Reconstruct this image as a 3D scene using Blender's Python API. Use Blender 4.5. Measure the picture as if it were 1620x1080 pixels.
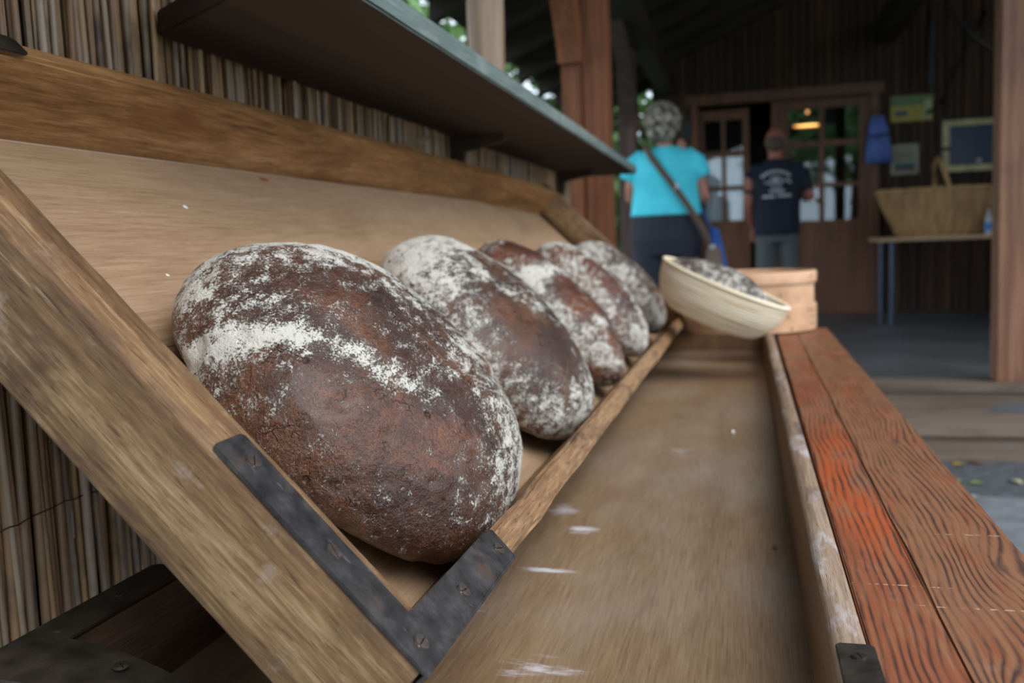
import bpy, bmesh, math, random
from mathutils import Vector, Matrix, noise
random.seed(7)
S = bpy.context.scene
C = S.collection
for o in list(bpy.data.objects): bpy.data.objects.remove(o)

# ------------------------------------------------------------------ camera
cam_d = bpy.data.cameras.new('camera'); cam = bpy.data.objects.new('camera', cam_d); C.objects.link(cam)
cr = Vector((0.96783728, 0.24858259, -0.0387)); cu = Vector((0.01174796, 0.1090044, 0.99397184)); cf = Vector((-0.25130257, 0.96245765, -0.10257818))
CAM = Vector((0, 0, 1.09))
cam.matrix_world = Matrix(((cr.x, cu.x, -cf.x, CAM.x), (cr.y, cu.y, -cf.y, CAM.y), (cr.z, cu.z, -cf.z, CAM.z), (0, 0, 0, 1)))
cam_d.sensor_width = 36; cam_d.sensor_fit = 'HORIZONTAL'; cam_d.lens = 1450 * 36 / 1620
cam_d.clip_start = 0.02; cam_d.clip_end = 300
cam_d.dof.use_dof = True; cam_d.dof.focus_distance = 0.80; cam_d.dof.aperture_fstop = 5.4
S.camera = cam
# ------------------------------------------------------------------ world, light, exposure
W = bpy.data.worlds.new('overcast_sky'); S.world = W; W.use_nodes = True
wn = W.node_tree.nodes; wl = W.node_tree.links
for n in list(wn): wn.remove(n)
wo = wn.new('ShaderNodeOutputWorld'); wb = wn.new('ShaderNodeBackground'); wt = wn.new('ShaderNodeTexCoord')
ws = wn.new('ShaderNodeSeparateXYZ'); wr = wn.new('ShaderNodeValToRGB')
wl.new(wt.outputs['Generated'], ws.inputs[0]); wl.new(ws.outputs['Z'], wr.inputs[0]); wl.new(wr.outputs[0], wb.inputs[0]); wl.new(wb.outputs[0], wo.inputs[0])
wr.color_ramp.elements[0].position = 0.0; wr.color_ramp.elements[0].color = (0.78, 0.88, 1.0, 1)
wr.color_ramp.elements[1].position = 1.0; wr.color_ramp.elements[1].color = (0.70, 0.82, 1.0, 1)
wb.inputs[1].default_value = 1.0
sd = bpy.data.lights.new('veiled_sun', 'SUN'); sd.energy = 0.9; sd.angle = math.radians(40); sd.color = (1.0, 0.97, 0.93)
so = bpy.data.objects.new('veiled_sun', sd); C.objects.link(so)
so.rotation_euler = Vector((-0.62, 0.42, -0.85)).to_track_quat('-Z', 'Y').to_euler()
S.view_settings.view_transform = 'Standard'; S.view_settings.look = 'None'; S.view_settings.gamma = 1
S.view_settings.use_curve_mapping = False; S.view_settings.exposure = 1.32

# ------------------------------------------------------------------ helpers
def tag(o, label=None, cat=None, group=None, kind=None):
    if label: o['label'] = label
    if cat: o['category'] = cat
    if group: o['group'] = group
    if kind: o['kind'] = kind
    return o
def obj(name, me, mat=None, parent=None, mw=None):
    o = bpy.data.objects.new(name, me); C.objects.link(o)
    if mat is not None and me is not None and not me.materials:
        for m in (mat if isinstance(mat, (list, tuple)) else [mat]): me.materials.append(m)
    if parent: o.parent = parent
    if mw is not None: o.matrix_world = mw
    return o
def empty(name, loc=(0, 0, 0), label=None, cat=None, group=None):
    o = bpy.data.objects.new(name, None); C.objects.link(o); o.location = loc; o.empty_display_size = .05
    return tag(o, label, cat, group)
def fin(bm, ang=35, smooth=True):
    me = bpy.data.meshes.new('m'); bmesh.ops.recalc_face_normals(bm, faces=bm.faces); bm.to_mesh(me); bm.free()
    if smooth:
        for p in me.polygons: p.use_smooth = True
        me.set_sharp_from_angle(angle=math.radians(ang))
    return me
def add_box(bm, x0, x1, y0, y1, z0, z1, mi=0):
    vs = [bm.verts.new((x, y, z)) for x in (x0, x1) for y in (y0, y1) for z in (z0, z1)]
    for f in ((0, 1, 3, 2), (4, 6, 7, 5), (0, 4, 5, 1), (2, 3, 7, 6), (0, 2, 6, 4), (1, 5, 7, 3)):
        bm.faces.new([vs[i] for i in f]).material_index = mi
    return vs
def box(name, b, mat, parent=None, bev=0.0, segs=1):
    bm = bmesh.new(); add_box(bm, *b)
    if bev: bmesh.ops.bevel(bm, geom=list(bm.edges), offset=bev, segments=segs, affect='EDGES')
    return obj(name, fin(bm), mat, parent)
def board_me(b, bev=0.003, wob=0.001, n=24, taper=None, nf=6.0):
    """a plank: cut along its longest side, worn edges, slightly uneven"""
    x0, x1, y0, y1, z0, z1 = b
    bm = bmesh.new(); add_box(bm, *b)
    d = [x1 - x0, y1 - y0, z1 - z0]; ax = d.index(max(d)); nv = Vector((0, 0, 0)); nv[ax] = 1; lo = (x0, y0, z0)[ax]
    if bev: bmesh.ops.bevel(bm, geom=list(bm.edges), offset=bev, segments=2, affect='EDGES')
    for i in range(1, n):
        c = Vector((0, 0, 0)); c[ax] = lo + d[ax] * i / n
        bmesh.ops.bisect_plane(bm, geom=list(bm.verts) + list(bm.edges) + list(bm.faces), plane_co=c, plane_no=nv)
    off = Vector((random.random() * 50, random.random() * 50, 0))
    for v in bm.verts:
        p = v.co * nf + off
        v.co += Vector((noise.noise(p), noise.noise(p + Vector((9, 3, 1))), noise.noise(p + Vector((2, 7, 5))))) * wob
        if taper: v.co = taper(v.co)
    return fin(bm)
def board(name, b, mat, parent=None, **k): return obj(name, board_me(b, **k), mat, parent)
def prism(bm, pts, z0, z1, mi=0):
    a = [bm.verts.new((p[0], p[1], z0)) for p in pts]; b = [bm.verts.new((p[0], p[1], z1)) for p in pts]
    bm.faces.new(a[::-1]).material_index = mi; bm.faces.new(b).material_index = mi
    for i in range(len(a)):
        j = (i + 1) % len(a); bm.faces.new((a[i], a[j], b[j], b[i])).material_index = mi
def tube(bm, pts, rad, seg=8, caps=True, mi=0, side=None):
    """tube through pts; rad = list of r or (ra, rb) where ra runs along 'side'"""
    pts = [Vector(p) for p in pts]; rings = []
    if not isinstance(rad, (list, tuple)): rad = [rad] * len(pts)
    for i, p in enumerate(pts):
        t = (pts[min(i + 1, len(pts) - 1)] - pts[max(i - 1, 0)]).normalized()
        s = Vector(side) if side else (Vector((0, 0, 1)) if abs(t.z) < .9 else Vector((1, 0, 0)))
        u = (s - t * s.dot(t)).normalized(); v = t.cross(u)
        r = rad[i]; ra, rb = r if isinstance(r, (tuple, list)) else (r, r)
        rings.append([bm.verts.new(p + u * math.cos(2 * math.pi * k / seg) * ra + v * math.sin(2 * math.pi * k / seg) * rb) for k in range(seg)])
    for a, b in zip(rings, rings[1:]):
        for k in range(seg):
            bm.faces.new((a[k], a[(k + 1) % seg], b[(k + 1) % seg], b[k])).material_index = mi
    if caps:
        bm.faces.new(rings[0][::-1]).material_index = mi; bm.faces.new(rings[-1]).material_index = mi
def ball(bm, c, r, u=12, v=8, rot=None):
    r = r if isinstance(r, (tuple, list)) else (r, r, r)
    m = Matrix.Translation(Vector(c)) @ (rot if rot else Matrix.Identity(4)) @ Matrix.Diagonal((*r, 1))
    bmesh.ops.create_uvsphere(bm, u_segments=u, v_segments=v, radius=1, matrix=m)
def lathe(bm, prof, seg=32, sx=1, sy=1, closed=False):
    rings = [[bm.verts.new((r * sx * math.cos(2 * math.pi * k / seg), r * sy * math.sin(2 * math.pi * k / seg), z)) for k in range(seg)] for r, z in prof]
    n = len(rings)
    for i in range(n if closed else n - 1):
        a = rings[i]; b = rings[(i + 1) % n]
        for k in range(seg): bm.faces.new((a[k], a[(k + 1) % seg], b[(k + 1) % seg], b[k]))
    return rings

# ------------------------------------------------------------------ material helper
class M:
    def __init__(s, name):
        s.m = bpy.data.materials.new(name); s.m.use_nodes = True; s.t = s.m.node_tree
        s.b = s.t.nodes['Principled BSDF']; s.out = s.t.nodes['Material Output']; s.tc = s.n('ShaderNodeTexCoord')
        s.co = s.tc.outputs['Object']
    def n(s, k, **kw):
        x = s.t.nodes.new(k)
        for a, b in kw.items(): setattr(x, a, b)
        return x
    def l(s, a, b): s.t.links.new(a, b)
    def put(s, sock, v):
        if hasattr(v, 'is_output'): s.l(v, sock)
        else: sock.default_value = (*v, 1) if isinstance(v, (tuple, list)) and len(v) == 3 and sock.type == 'RGBA' else v
    def map(s, sc=(1, 1, 1), loc=(0, 0, 0), rot=(0, 0, 0), co=None):
        x = s.n('ShaderNodeMapping'); s.l(co or s.co, x.inputs[0]); x.inputs['Scale'].default_value = sc; x.inputs['Location'].default_value = loc; x.inputs['Rotation'].default_value = rot
        return x.outputs[0]
    def noise(s, co, scale=5, det=4, rough=.55, dist=0):
        x = s.n('ShaderNodeTexNoise'); s.l(co, x.inputs['Vector']); x.inputs['Scale'].default_value = scale; x.inputs['Detail'].default_value = det
        x.inputs['Roughness'].default_value = rough; x.inputs['Distortion'].default_value = dist
        return x.outputs['Fac']
    def voro(s, co, scale=5, feat='F1'):
        x = s.n('ShaderNodeTexVoronoi', feature=feat); s.l(co, x.inputs['Vector']); x.inputs['Scale'].default_value = scale
        return x.outputs['Distance']
    def ma(s, op, a, b=0.0, c=0.0, clamp=False):
        x = s.n('ShaderNodeMath', operation=op, use_clamp=clamp)
        for i, v in enumerate((a, b, c)): s.put(x.inputs[i], v)
        return x.outputs[0]
    def ramp(s, f, stops):
        x = s.n('ShaderNodeValToRGB'); s.l(f, x.inputs[0]); e = x.color_ramp.elements
        while len(e) < len(stops): e.new(.5)
        for i, (p, c) in enumerate(stops): e[i].position = p; e[i].color = (*c, 1) if isinstance(c, (tuple, list)) else (c, c, c, 1)
        return x.outputs[0]
    def step(s, f, a, b):
        x = s.n('ShaderNodeMapRange', interpolation_type='SMOOTHSTEP'); s.l(f, x.inputs[0]); x.inputs[1].default_value = a; x.inputs[2].default_value = b
        return x.outputs[0]
    def mix(s, f, a, b, mode='MIX'):
        x = s.n('ShaderNodeMix', data_type='RGBA', blend_type=mode)
        s.put(x.inputs[0], f); s.put(x.inputs[6], a); s.put(x.inputs[7], b)
        return x.outputs[2]
    def spot(s, p, r, co=None):
        """1 at p falling to 0 at the ellipsoid of radii r, in object space"""
        v = s.n('ShaderNodeVectorMath', operation='SUBTRACT'); s.l(co or s.co, v.inputs[0]); v.inputs[1].default_value = p
        w = s.n('ShaderNodeVectorMath', operation='DIVIDE'); s.l(v.outputs[0], w.inputs[0]); w.inputs[1].default_value = r
        g = s.n('ShaderNodeVectorMath', operation='LENGTH'); s.l(w.outputs[0], g.inputs[0])
        return s.ma('SUBTRACT', 1.0, g.outputs['Value'], clamp=True)
    def rand(s): return s.n('ShaderNodeObjectInfo').outputs['Random']
    def bump(s, h, strength=.3, dist=.002, nrm=None):
        x = s.n('ShaderNodeBump'); s.l(h, x.inputs['Height']); x.inputs['Strength'].default_value = strength; x.inputs['Distance'].default_value = dist
        if nrm: s.l(nrm, x.inputs['Normal'])
        s.l(x.outputs[0], s.b.inputs['Normal']); return x.outputs[0]
    def set(s, col=None, rough=None, metal=None, spec=None):
        if col is not None: s.put(s.b.inputs['Base Color'], col)
        if rough is not None: s.put(s.b.inputs['Roughness'], rough)
        if metal is not None: s.put(s.b.inputs['Metallic'], metal)
        if spec is not None: s.put(s.b.inputs['Specular IOR Level'], spec)
        return s.m
def wood(name, cols, axis=1, stretch=.045, fib=90, rough=.55, stain=.35, staincol=(.05, .03, .02), vary=0.0, bump=.35, ringf=14, spec=.4, extra=None, stainscale=7, pores=.5):
    m = M(name)
    sc = [1, 1, 1]; sc[axis] = stretch
    off = None
    co = m.co
    if vary:
        a = m.n('ShaderNodeVectorMath', operation='ADD'); m.l(m.co, a.inputs[0]); r = m.ma('MULTIPLY', m.rand(), 37.0)
        cb = m.n('ShaderNodeCombineXYZ'); m.l(r, cb.inputs[0]); m.l(r, cb.inputs[1]); m.l(r, cb.inputs[2]); m.l(cb.outputs[0], a.inputs[1]); co = a.outputs[0]
    st = m.map(tuple(sc), co=co)
    f1 = m.noise(st, fib, 6, .65, .2)
    f2 = m.noise(st, ringf, 3, .5, .6)
    base = m.ramp(m.ma('ADD', m.ma('MULTIPLY', f1, .55), m.ma('MULTIPLY', f2, .45)), [(.32, cols[0]), (.5, cols[1]), (.68, cols[2])])
    sc2 = [1, 1, 1]; sc2[axis] = .35
    big = m.noise(m.map(tuple(sc2), co=co), stainscale, 5, .6, .4)
    base = m.mix(m.ma('MULTIPLY', m.step(big, .5, .72), stain), base, staincol)
    sc3 = [1, 1, 1]; sc3[axis] = .12
    por = m.step(m.noise(m.map(tuple(sc3), co=co), 260, 2, .6), .60, .72)
    base = m.mix(m.ma('MULTIPLY', por, pores * .6), base, staincol)
    if vary:
        hv = m.n('ShaderNodeHueSaturation'); m.l(base, hv.inputs['Color'])
        m.l(m.ma('ADD', m.ma('MULTIPLY', m.rand(), vary * 2), 1 - vary), hv.inputs['Value']); base = hv.outputs[0]
    rg = m.ma('ADD', rough, m.ma('MULTIPLY', f1, .15))
    if extra: base, rg = extra(m, base, rg, co)
    m.bump(m.ma('ADD', f1, m.ma('MULTIPLY', por, -.5)), bump, .0012)
    return m.set(base, rg, spec=spec)
def plain(name, col, rough=.6, metal=0, bump=0, bs=80, var=.15, spec=.5):
    m = M(name); n = m.noise(m.co, bs, 4)
    d = tuple(c * (1 - var) for c in col); h = tuple(min(1, c * (1 + var)) for c in col)
    if bump: m.bump(n, bump, .002)
    return m.set(m.ramp(m.noise(m.co, bs * .3, 3), [(.3, d), (.7, h)]), rough, metal, spec)
def emit(name, col, st):
    m = M(name); m.b.inputs['Emission Color'].default_value = (*col, 1); m.b.inputs['Emission Strength'].default_value = st
    return m.set(col, .5)

# ------------------------------------------------------------------ materials
def tray_extra(m, base, rg, co):
    s = m.step(m.noise(m.map((1, .5, 1)), 30, 6, .7), .56, .72)
    base = m.mix(m.ma('MULTIPLY', s, .3), base, (.42, .35, .29))
    mot = m.step(m.noise(m.map((.35, 1, 1)), 70, 5, .7), .52, .68); base = m.mix(m.ma('MULTIPLY', mot, .45), base, (.10, .05, .024))
    sp = m.n('ShaderNodeSeparateXYZ'); m.l(m.co, sp.inputs[0]); nz = m.ma('MULTIPLY', m.ma('SUBTRACT', m.noise(m.map((.4, 1, 1)), 40, 5, .7), .5), .05)
    zz = m.ma('ADD', sp.outputs[2], nz)
    e1 = m.step(zz, -.078, -.094); e2 = m.ma('MULTIPLY', m.step(zz, -.016, -.004), m.ma('SUBTRACT', 1.0, m.step(zz, -.003, .004)))
    base = m.mix(m.ma('MULTIPLY', e1, .7), base, (.07, .04, .03)); base = m.mix(m.ma('MULTIPLY', e2, .5), base, (.09, .045, .022))
    sc = m.step(m.noise(m.map((.06, 2.2, 1.4), rot=(0, .12, 0)), 130, 3, .6), .66, .72); base = m.mix(m.ma('MULTIPLY', sc, .35), base, (.50, .40, .28))
    return base, rg
MT = {}
MT['side'] = wood('oak_side_board', [(.060, .028, .012), (.22, .125, .058), (.46, .30, .16)], axis=0, fib=260, stretch=.075, pores=1.0, stain=.95, staincol=(.06, .028, .013), stainscale=13, bump=.6, rough=.46, extra=tray_extra, ringf=20, spec=.22)
MT['rail'] = wood('oak_top_rail', [(.06, .024, .008), (.25, .12, .042), (.46, .26, .115)], axis=1, stretch=.07, pores=.8, fib=200, stain=.8, staincol=(.16, .06, .02), stainscale=12, bump=.5, rough=.45, ringf=16, spec=.25)
MT['lip'] = wood('oak_lip_rail', [(.07, .035, .015), (.25, .135, .062), (.43, .28, .155)], axis=1, fib=300, stretch=.07, pores=1.0, stain=.9, staincol=(.05, .025, .015), stainscale=16, bump=.9, rough=.5)
def panel_extra(m, base, rg, co):
    n = m.ma('MULTIPLY', m.ma('SUBTRACT', m.noise(m.co, 260, 3, .6), .5), 1.4)
    for p, rr, c in (((-.576, 1.022, -.0985), (.005, .006, .02), (.75, .72, .68)), ((-.463, .863, -.0985), (.003, .004, .02), (.7, .68, .64)), ((-.652, 1.316, -.0985), (.006, .022, .02), (.20, .07, .02))):
        base = m.mix(m.step(m.ma('ADD', m.spot(p, rr), m.ma('MULTIPLY', n, .3)), .25, .45), base, c)
    sp = m.n('ShaderNodeSeparateXYZ'); m.l(m.co, sp.inputs[0])
    base = m.mix(m.ma('MULTIPLY', m.step(sp.outputs[0], -.664, -.667), .6), base, (.55, .48, .40))   # pale dust line in the joint
    return base, rg
MT['panel'] = wood('tray_panel', [(.22, .125, .065), (.34, .215, .125), (.43, .295, .185)], axis=1, fib=320, stain=.35, staincol=(.16, .08, .035), bump=.2, rough=.5, ringf=10, pores=.25, spec=.25, extra=panel_extra)
def floor_extra(m, base, rg, co):
    f = m.noise(m.map((.5, 2, 1)), 34, 7, .72)
    tot = None
    for p, r, k in (((-.275, 1.33, .69), (.05, .07, .1), .5), ((-.235, 1.24, .69), (.06, .035, .1), .55), ((-.25, 1.075, .69), (.07, .018, .1), .6), ((-.2, .81, .69), (.09, .07, .1), .45),
                    ((-.13, 1.73, .69), (.07, .10, .1), .4), ((0, 1.55, .69), (.05, .08, .1), .3), ((-.03, 1.9, .69), (.05, .07, .1), .3), ((-.29, .95, .69), (.06, .09, .1), .3)):
        v = m.ma('MULTIPLY', m.spot(p, r), k); tot = v if tot is None else m.ma('MAXIMUM', tot, v)
    w = m.step(m.ma('ADD', m.ma('MULTIPLY', tot, .75), m.ma('MULTIPLY', f, .75)), .58, .80)
    haze = m.step(m.noise(m.map((1, .6, 1)), 5, 3, .5), .35, .7)
    base = m.mix(m.ma('MULTIPLY', haze, .16), base, (.5, .46, .42))
    base = m.mix(m.ma('MULTIPLY', w, .8), base, (.62, .60, .62))
    dots = m.step(m.noise(m.co, 420, 2, .5), .76, .80)
    base = m.mix(m.ma('MULTIPLY', dots, .5), base, (.75, .72, .68))
    return base, m.ma('ADD', .38, m.ma('MULTIPLY', w, .4))
MT['floor'] = wood('trough_floor', [(.12, .072, .036), (.235, .15, .083), (.33, .225, .135)], axis=1, fib=300, stain=.4, staincol=(.13, .06, .03), bump=.18, rough=.4, ringf=9, pores=.3, extra=floor_extra)
MT['wall'] = wood('trough_wall', [(.09, .045, .02), (.20, .11, .05), (.30, .18, .09)], axis=1, fib=220, stain=.5, bump=.3, rough=.45)
def rim_extra(m, base, rg, co):
    w = m.step(m.noise(m.map((1, .35, 1)), 26, 7, .7), .54, .66)
    base = m.mix(m.ma('MULTIPLY', w, .6), base, (.50, .47, .47)); return base, rg
MT['rim'] = wood('trough_rim_worn', [(.08, .045, .028), (.27, .175, .11), (.44, .33, .24)], axis=1, fib=260, stain=.8, staincol=(.07, .04, .035), bump=.8, rough=.5, extra=rim_extra, stainscale=14)
MT['dark_rim'] = wood('trough_dark_rim', [(.03, .02, .012), (.09, .05, .03), (.16, .10, .06)], axis=1, fib=240, stain=.6, bump=.5, rough=.5)

def painted_plank(name, knots, orange, seed):
    """orange paint worn off a softwood plank: growth rings that bend round the knots"""
    m = M(name)
    sp = m.n('ShaderNodeSeparateXYZ'); m.l(m.co, sp.inputs[0])
    wob = m.noise(m.map((1, .3, 1), loc=(seed, seed, 0)), 9, 2, .5)
    wob2 = m.noise(m.map((1, .16, 1), loc=(seed, seed * 2, 0)), 60, 3, .6)
    ph = m.ma('ADD', m.ma('MULTIPLY', sp.outputs[0], 400.0), m.ma('MULTIPLY', wob, 17.0)); ph = m.ma('ADD', ph, m.ma('MULTIPLY', wob2, 2.6))
    kn = None
    for (kx, ky, rx, ry, amp) in knots:
        q = m.spot((kx, ky, .78), (rx, ry, .5)); ph = m.ma('ADD', ph, m.ma('MULTIPLY', m.ma('POWER', q, 1.6), amp))
        kk = m.step(q, .86, .95); kn = kk if kn is None else m.ma('MAXIMUM', kn, kk)
    ring = m.ma('ADD', m.ma('MULTIPLY', m.ma('SINE', m.ma('MULTIPLY', ph, 2.0)), .5), .5)
    ring = m.ma('POWER', ring, 2.2)
    fib = m.noise(m.map((1, .05, 1)), 300, 5, .65)
    worn = m.noise(m.map((1, .3, 1), loc=(seed * 3, 0, 0)), 13, 4, .6)
    paint = m.mix(fib, (.28, .050, .012), (.50, .105, .022))
    bare = m.mix(fib, (.15, .060, .026), (.33, .145, .066))
    pk = m.mix(m.step(m.ma('ADD', m.spot((.125, 1.22, .78), (.06, .45, .5)), m.ma('MULTIPLY', m.ma('SUBTRACT', worn, .5), 1.2)), .10, .5), m.mix(fib, (.17, .048, .018), (.34, .105, .042)), paint); paint = pk
    base = m.mix(m.step(m.ma('ADD', worn, m.ma('MULTIPLY', m.ma('SUBTRACT', fib, .5), .7)), orange, orange + .22), paint, bare)
    brk = m.step(m.noise(m.map((1, .2, 1), loc=(0, seed, 0)), 45, 4, .6), .30, .62)
    base = m.mix(m.ma('MULTIPLY', m.ma('MULTIPLY', ring, brk), .92), base, (.040, .018, .013))
    if kn is not None: base = m.mix(m.ma('MULTIPLY', kn, .8), base, (.10, .05, .03))
    scr = None
    for (sy, x, w) in ((.80, .19, .08), (.845, .13, .06), (1.0, .22, .05)):
        v = m.step(m.spot((x, sy, .78), (w, .0016, .3)), .1, .5); scr = v if scr is None else m.ma('MAXIMUM', scr, v)
    sn = m.step(m.noise(m.co, 90, 3, .6), .48, .56)
    base = m.mix(m.ma('MULTIPLY', m.ma('MULTIPLY', scr, sn), .7), base, (.62, .45, .28))
    dust = m.step(m.noise(m.co, 24, 6, .7), .58, .75); base = m.mix(m.ma('MULTIPLY', dust, .18), base, (.35, .28, .24))
    m.bump(m.ma('ADD', m.ma('MULTIPLY', ring, -.5), fib), .35, .0012)
    return m.set(base, m.ma('ADD', .40, m.ma('MULTIPLY', worn, .25)), spec=.45)
MT['plank1'] = painted_plank('orange_plank_strong', [(.13, .62, .05, .25, 5)], .44, 1.3)
MT['plank2'] = painted_plank('orange_plank_faded', [(.222, .905, .055, .17, 9), (.21, 1.45, .05, .20, 7), (.172, .66, .03, .06, 6)], .27, 4.1)

def iron_mat():
    m = M('old_iron'); n = m.noise(m.co, 45, 6, .7); r = m.step(m.noise(m.co, 22, 6, .7), .58, .70)
    sc = m.step(m.noise(m.map((.6, 3, 1), rot=(0, 0, .2)), 60, 6, .75), .62, .70)
    base = m.ramp(n, [(.32, (.014, .012, .012)), (.52, (.038, .033, .032)), (.74, (.085, .072, .066))])
    base = m.mix(m.ma('MULTIPLY', r, .6), base, (.11, .052, .03)); base = m.mix(m.ma('MULTIPLY', sc, .35), base, (.36, .36, .40))
    m.bump(n, .4, .0008)
    return m.set(base, m.ma('ADD', .36, m.ma('MULTIPLY', n, .25)), .25, .4)
MT['iron'] = iron_mat()
MT['iron_dark'] = plain('black_iron', (.040, .032, .024), .42, .35, .5, 120, .5)
MT['screw'] = plain('screw_steel', (.17, .13, .11), .3, .7, .2, 200, .4)

def bread_mat(name, seed, flour=(.66, .615, .525), red=1.0):
    m = M(name)
    at = m.n('ShaderNodeAttribute', attribute_name='flour').outputs['Fac']
    st = m.map((1, 1, 1), loc=(seed, seed, seed))
    stretch = m.map((1.0, .55, 1.0), loc=(seed, seed * 2, 0), rot=(0, 0, .5))
    n1 = m.noise(stretch, 22, 6, .62, .3)
    nm = m.noise(stretch, 75, 8, .75, .2)
    n2 = m.noise(st, 430, 5, .78)
    def w(n, k): return m.ma('MULTIPLY', m.ma('SUBTRACT', n, .5), k)
    v = m.ma('ADD', m.ma('ADD', w(n1, 1.05), w(nm, 2.0)), m.ma('ADD', w(n2, 2.0), w(at, 1.05)))
    fl = m.step(v, .08, .22)
    sk = m.ma('MULTIPLY', m.step(m.noise(st, 800, 2, .6), .62, .67), m.step(m.ma('ADD', v, w(at, .5)), -.35, .0)); fl = m.ma('MAXIMUM', fl, m.ma('MULTIPLY', sk, .75))
    film = m.ma('MULTIPLY', m.step(v, -.15, .14), .08)
    crust = m.ramp(m.noise(st, 11, 6, .62, .4), [(.30, (.040 * red, .014, .008)), (.47, (.085 * red, .028, .0115)), (.66, (.205 * red, .070, .022))])
    fine = m.noise(st, 480, 4, .65); crust = m.mix(m.step(fine, .38, .58), m.mix(.72, crust, (.010, .005, .004)), crust)
    # torn cracks: thin stretched cells
    wv = m.n('ShaderNodeVectorMath', operation='ADD'); m.l(m.map((1, .38, 1), loc=(seed, 0, 0), rot=(0, 0, .35)), wv.inputs[0])
    nz = m.n('ShaderNodeTexNoise'); m.l(m.co, nz.inputs['Vector']); nz.inputs['Scale'].default_value = 40; sc = m.n('ShaderNodeVectorMath', operation='SCALE'); m.l(nz.outputs['Color'], sc.inputs[0]); sc.inputs['Scale'].default_value = .03
    m.l(sc.outputs[0], wv.inputs[1])
    ed = m.voro(wv.outputs[0], 95, 'DISTANCE_TO_EDGE')
    crk = m.ma('MULTIPLY', m.ma('SUBTRACT', 1.0, m.step(ed, .0, .07)), m.step(m.noise(st, 30, 4, .6), .56, .66))
    pit = m.ma('MULTIPLY', m.ma('SUBTRACT', 1.0, m.step(m.voro(st, 48), .08, .22)), m.step(m.noise(st, 14, 2, .5), .52, .60))
    col = m.mix(film, crust, (.40, .34, .30)); col = m.mix(fl, col, m.mix(fine, tuple(c * .80 for c in flour), flour))
    col = m.mix(m.ma('MULTIPLY', crk, .5), col, (.035, .012, .006)); col = m.mix(m.ma('MULTIPLY', pit, .75), col, (.05, .015, .007))
    rg = m.ma('ADD', m.ma('ADD', .24, m.ma('MULTIPLY', fine, .16)), m.ma('MULTIPLY', fl, .5))
    h = m.ma('ADD', m.ma('MULTIPLY', m.noise(st, 120, 5, .65), 1.0), m.ma('MULTIPLY', fl, .22)); h = m.ma('ADD', h, m.ma('MULTIPLY', m.noise(stretch, 50, 4, .6), 1.1))
    h = m.ma('ADD', h, m.ma('MULTIPLY', m.noise(st, 420, 4, .7), .42)); h = m.ma('SUBTRACT', h, m.ma('MULTIPLY', crk, .5)); h = m.ma('SUBTRACT', h, m.ma('MULTIPLY', pit, 1.3))
    m.bump(h, 1.0, .0034)
    m.b.inputs['Coat Weight'].default_value = .22; m.put(m.b.inputs['Coat Roughness'], m.ma('ADD', .22, m.ma('MULTIPLY', fl, .6)))
    return m.set(col, rg, spec=.5)

def reed_mat():
    m = M('dry_reed'); r = m.rand()
    a = m.n('ShaderNodeVectorMath', operation='ADD'); m.l(m.co, a.inputs[0]); cb = m.n('ShaderNodeCombineXYZ'); m.l(m.ma('MULTIPLY', r, 51.), cb.inputs[2]); m.l(m.ma('MULTIPLY', r, 13.), cb.inputs[0]); m.l(cb.outputs[0], a.inputs[1])
    f = m.noise(m.map((1, 1, .02), co=a.outputs[0]), 300, 4, .6); b = m.noise(m.map((1, 1, .5), co=a.outputs[0]), 9, 4, .65)
    c = m.ramp(r, [(0, (.28, .13, .05)), (.22, (.36, .26, .17)), (.42, (.54, .33, .14)), (.62, (.34, .19, .10)), (.8, (.46, .37, .28)), (1, (.60, .33, .13))])
    c = m.mix(m.step(b, .50, .70), c, (.095, .06, .045)); c = m.mix(m.ma('MULTIPLY', m.step(b, .50, .30), .5), c, (.36, .32, .28)); c = m.mix(m.ma('MULTIPLY', f, .35), c, (.06, .035, .025))
    m.bump(f, .4, .0006); return m.set(c, .5)
MT['reed'] = reed_mat()
MT['wire'] = plain('tie_wire', (.05, .045, .04), .5, .8)
def shelf_extra(m, base, rg, co):
    w = m.step(m.noise(m.map((1, .4, 1)), 22, 6, .65), .52, .68)
    return m.mix(m.ma('MULTIPLY', w, .5), base, (.25, .28, .25)), rg
MT['shelf_edge'] = wood('blue_green_weathered_paint', [(.06, .085, .078), (.12, .155, .142), (.21, .25, .225)], axis=1, fib=200, stain=.4, staincol=(.06, .07, .06), bump=.4, rough=.6, extra=shelf_extra)
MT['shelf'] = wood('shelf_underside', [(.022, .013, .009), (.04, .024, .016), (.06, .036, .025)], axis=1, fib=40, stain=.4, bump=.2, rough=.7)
MT['post'] = wood('red_brown_post', [(.10, .035, .015), (.21, .075, .03), (.31, .12, .05)], axis=2, fib=40, stain=.5, staincol=(.06, .02, .01), bump=.3, rough=.45, ringf=10, stainscale=5)
MT['post_r'] = wood('worn_brown_post', [(.09, .035, .02), (.22, .10, .05), (.36, .18, .10)], axis=2, fib=30, stain=.7, staincol=(.08, .035, .03), bump=.3, rough=.42, ringf=10, stainscale=6)
MT['log'] = wood('peeled_log', [(.16, .10, .06), (.33, .23, .15), (.47, .36, .26)], axis=2, fib=40, stain=.6, staincol=(.15, .08, .04), bump=.3, rough=.5, stainscale=4)
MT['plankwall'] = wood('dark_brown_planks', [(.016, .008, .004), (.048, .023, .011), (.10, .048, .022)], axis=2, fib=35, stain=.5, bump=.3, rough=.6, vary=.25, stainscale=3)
MT['dark_wood'] = wood('roof_timber', [(.014, .010, .008), (.026, .018, .013), (.04, .028, .02)], axis=0, fib=30, stain=.4, bump=.2, rough=.7, vary=.2)
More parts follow.
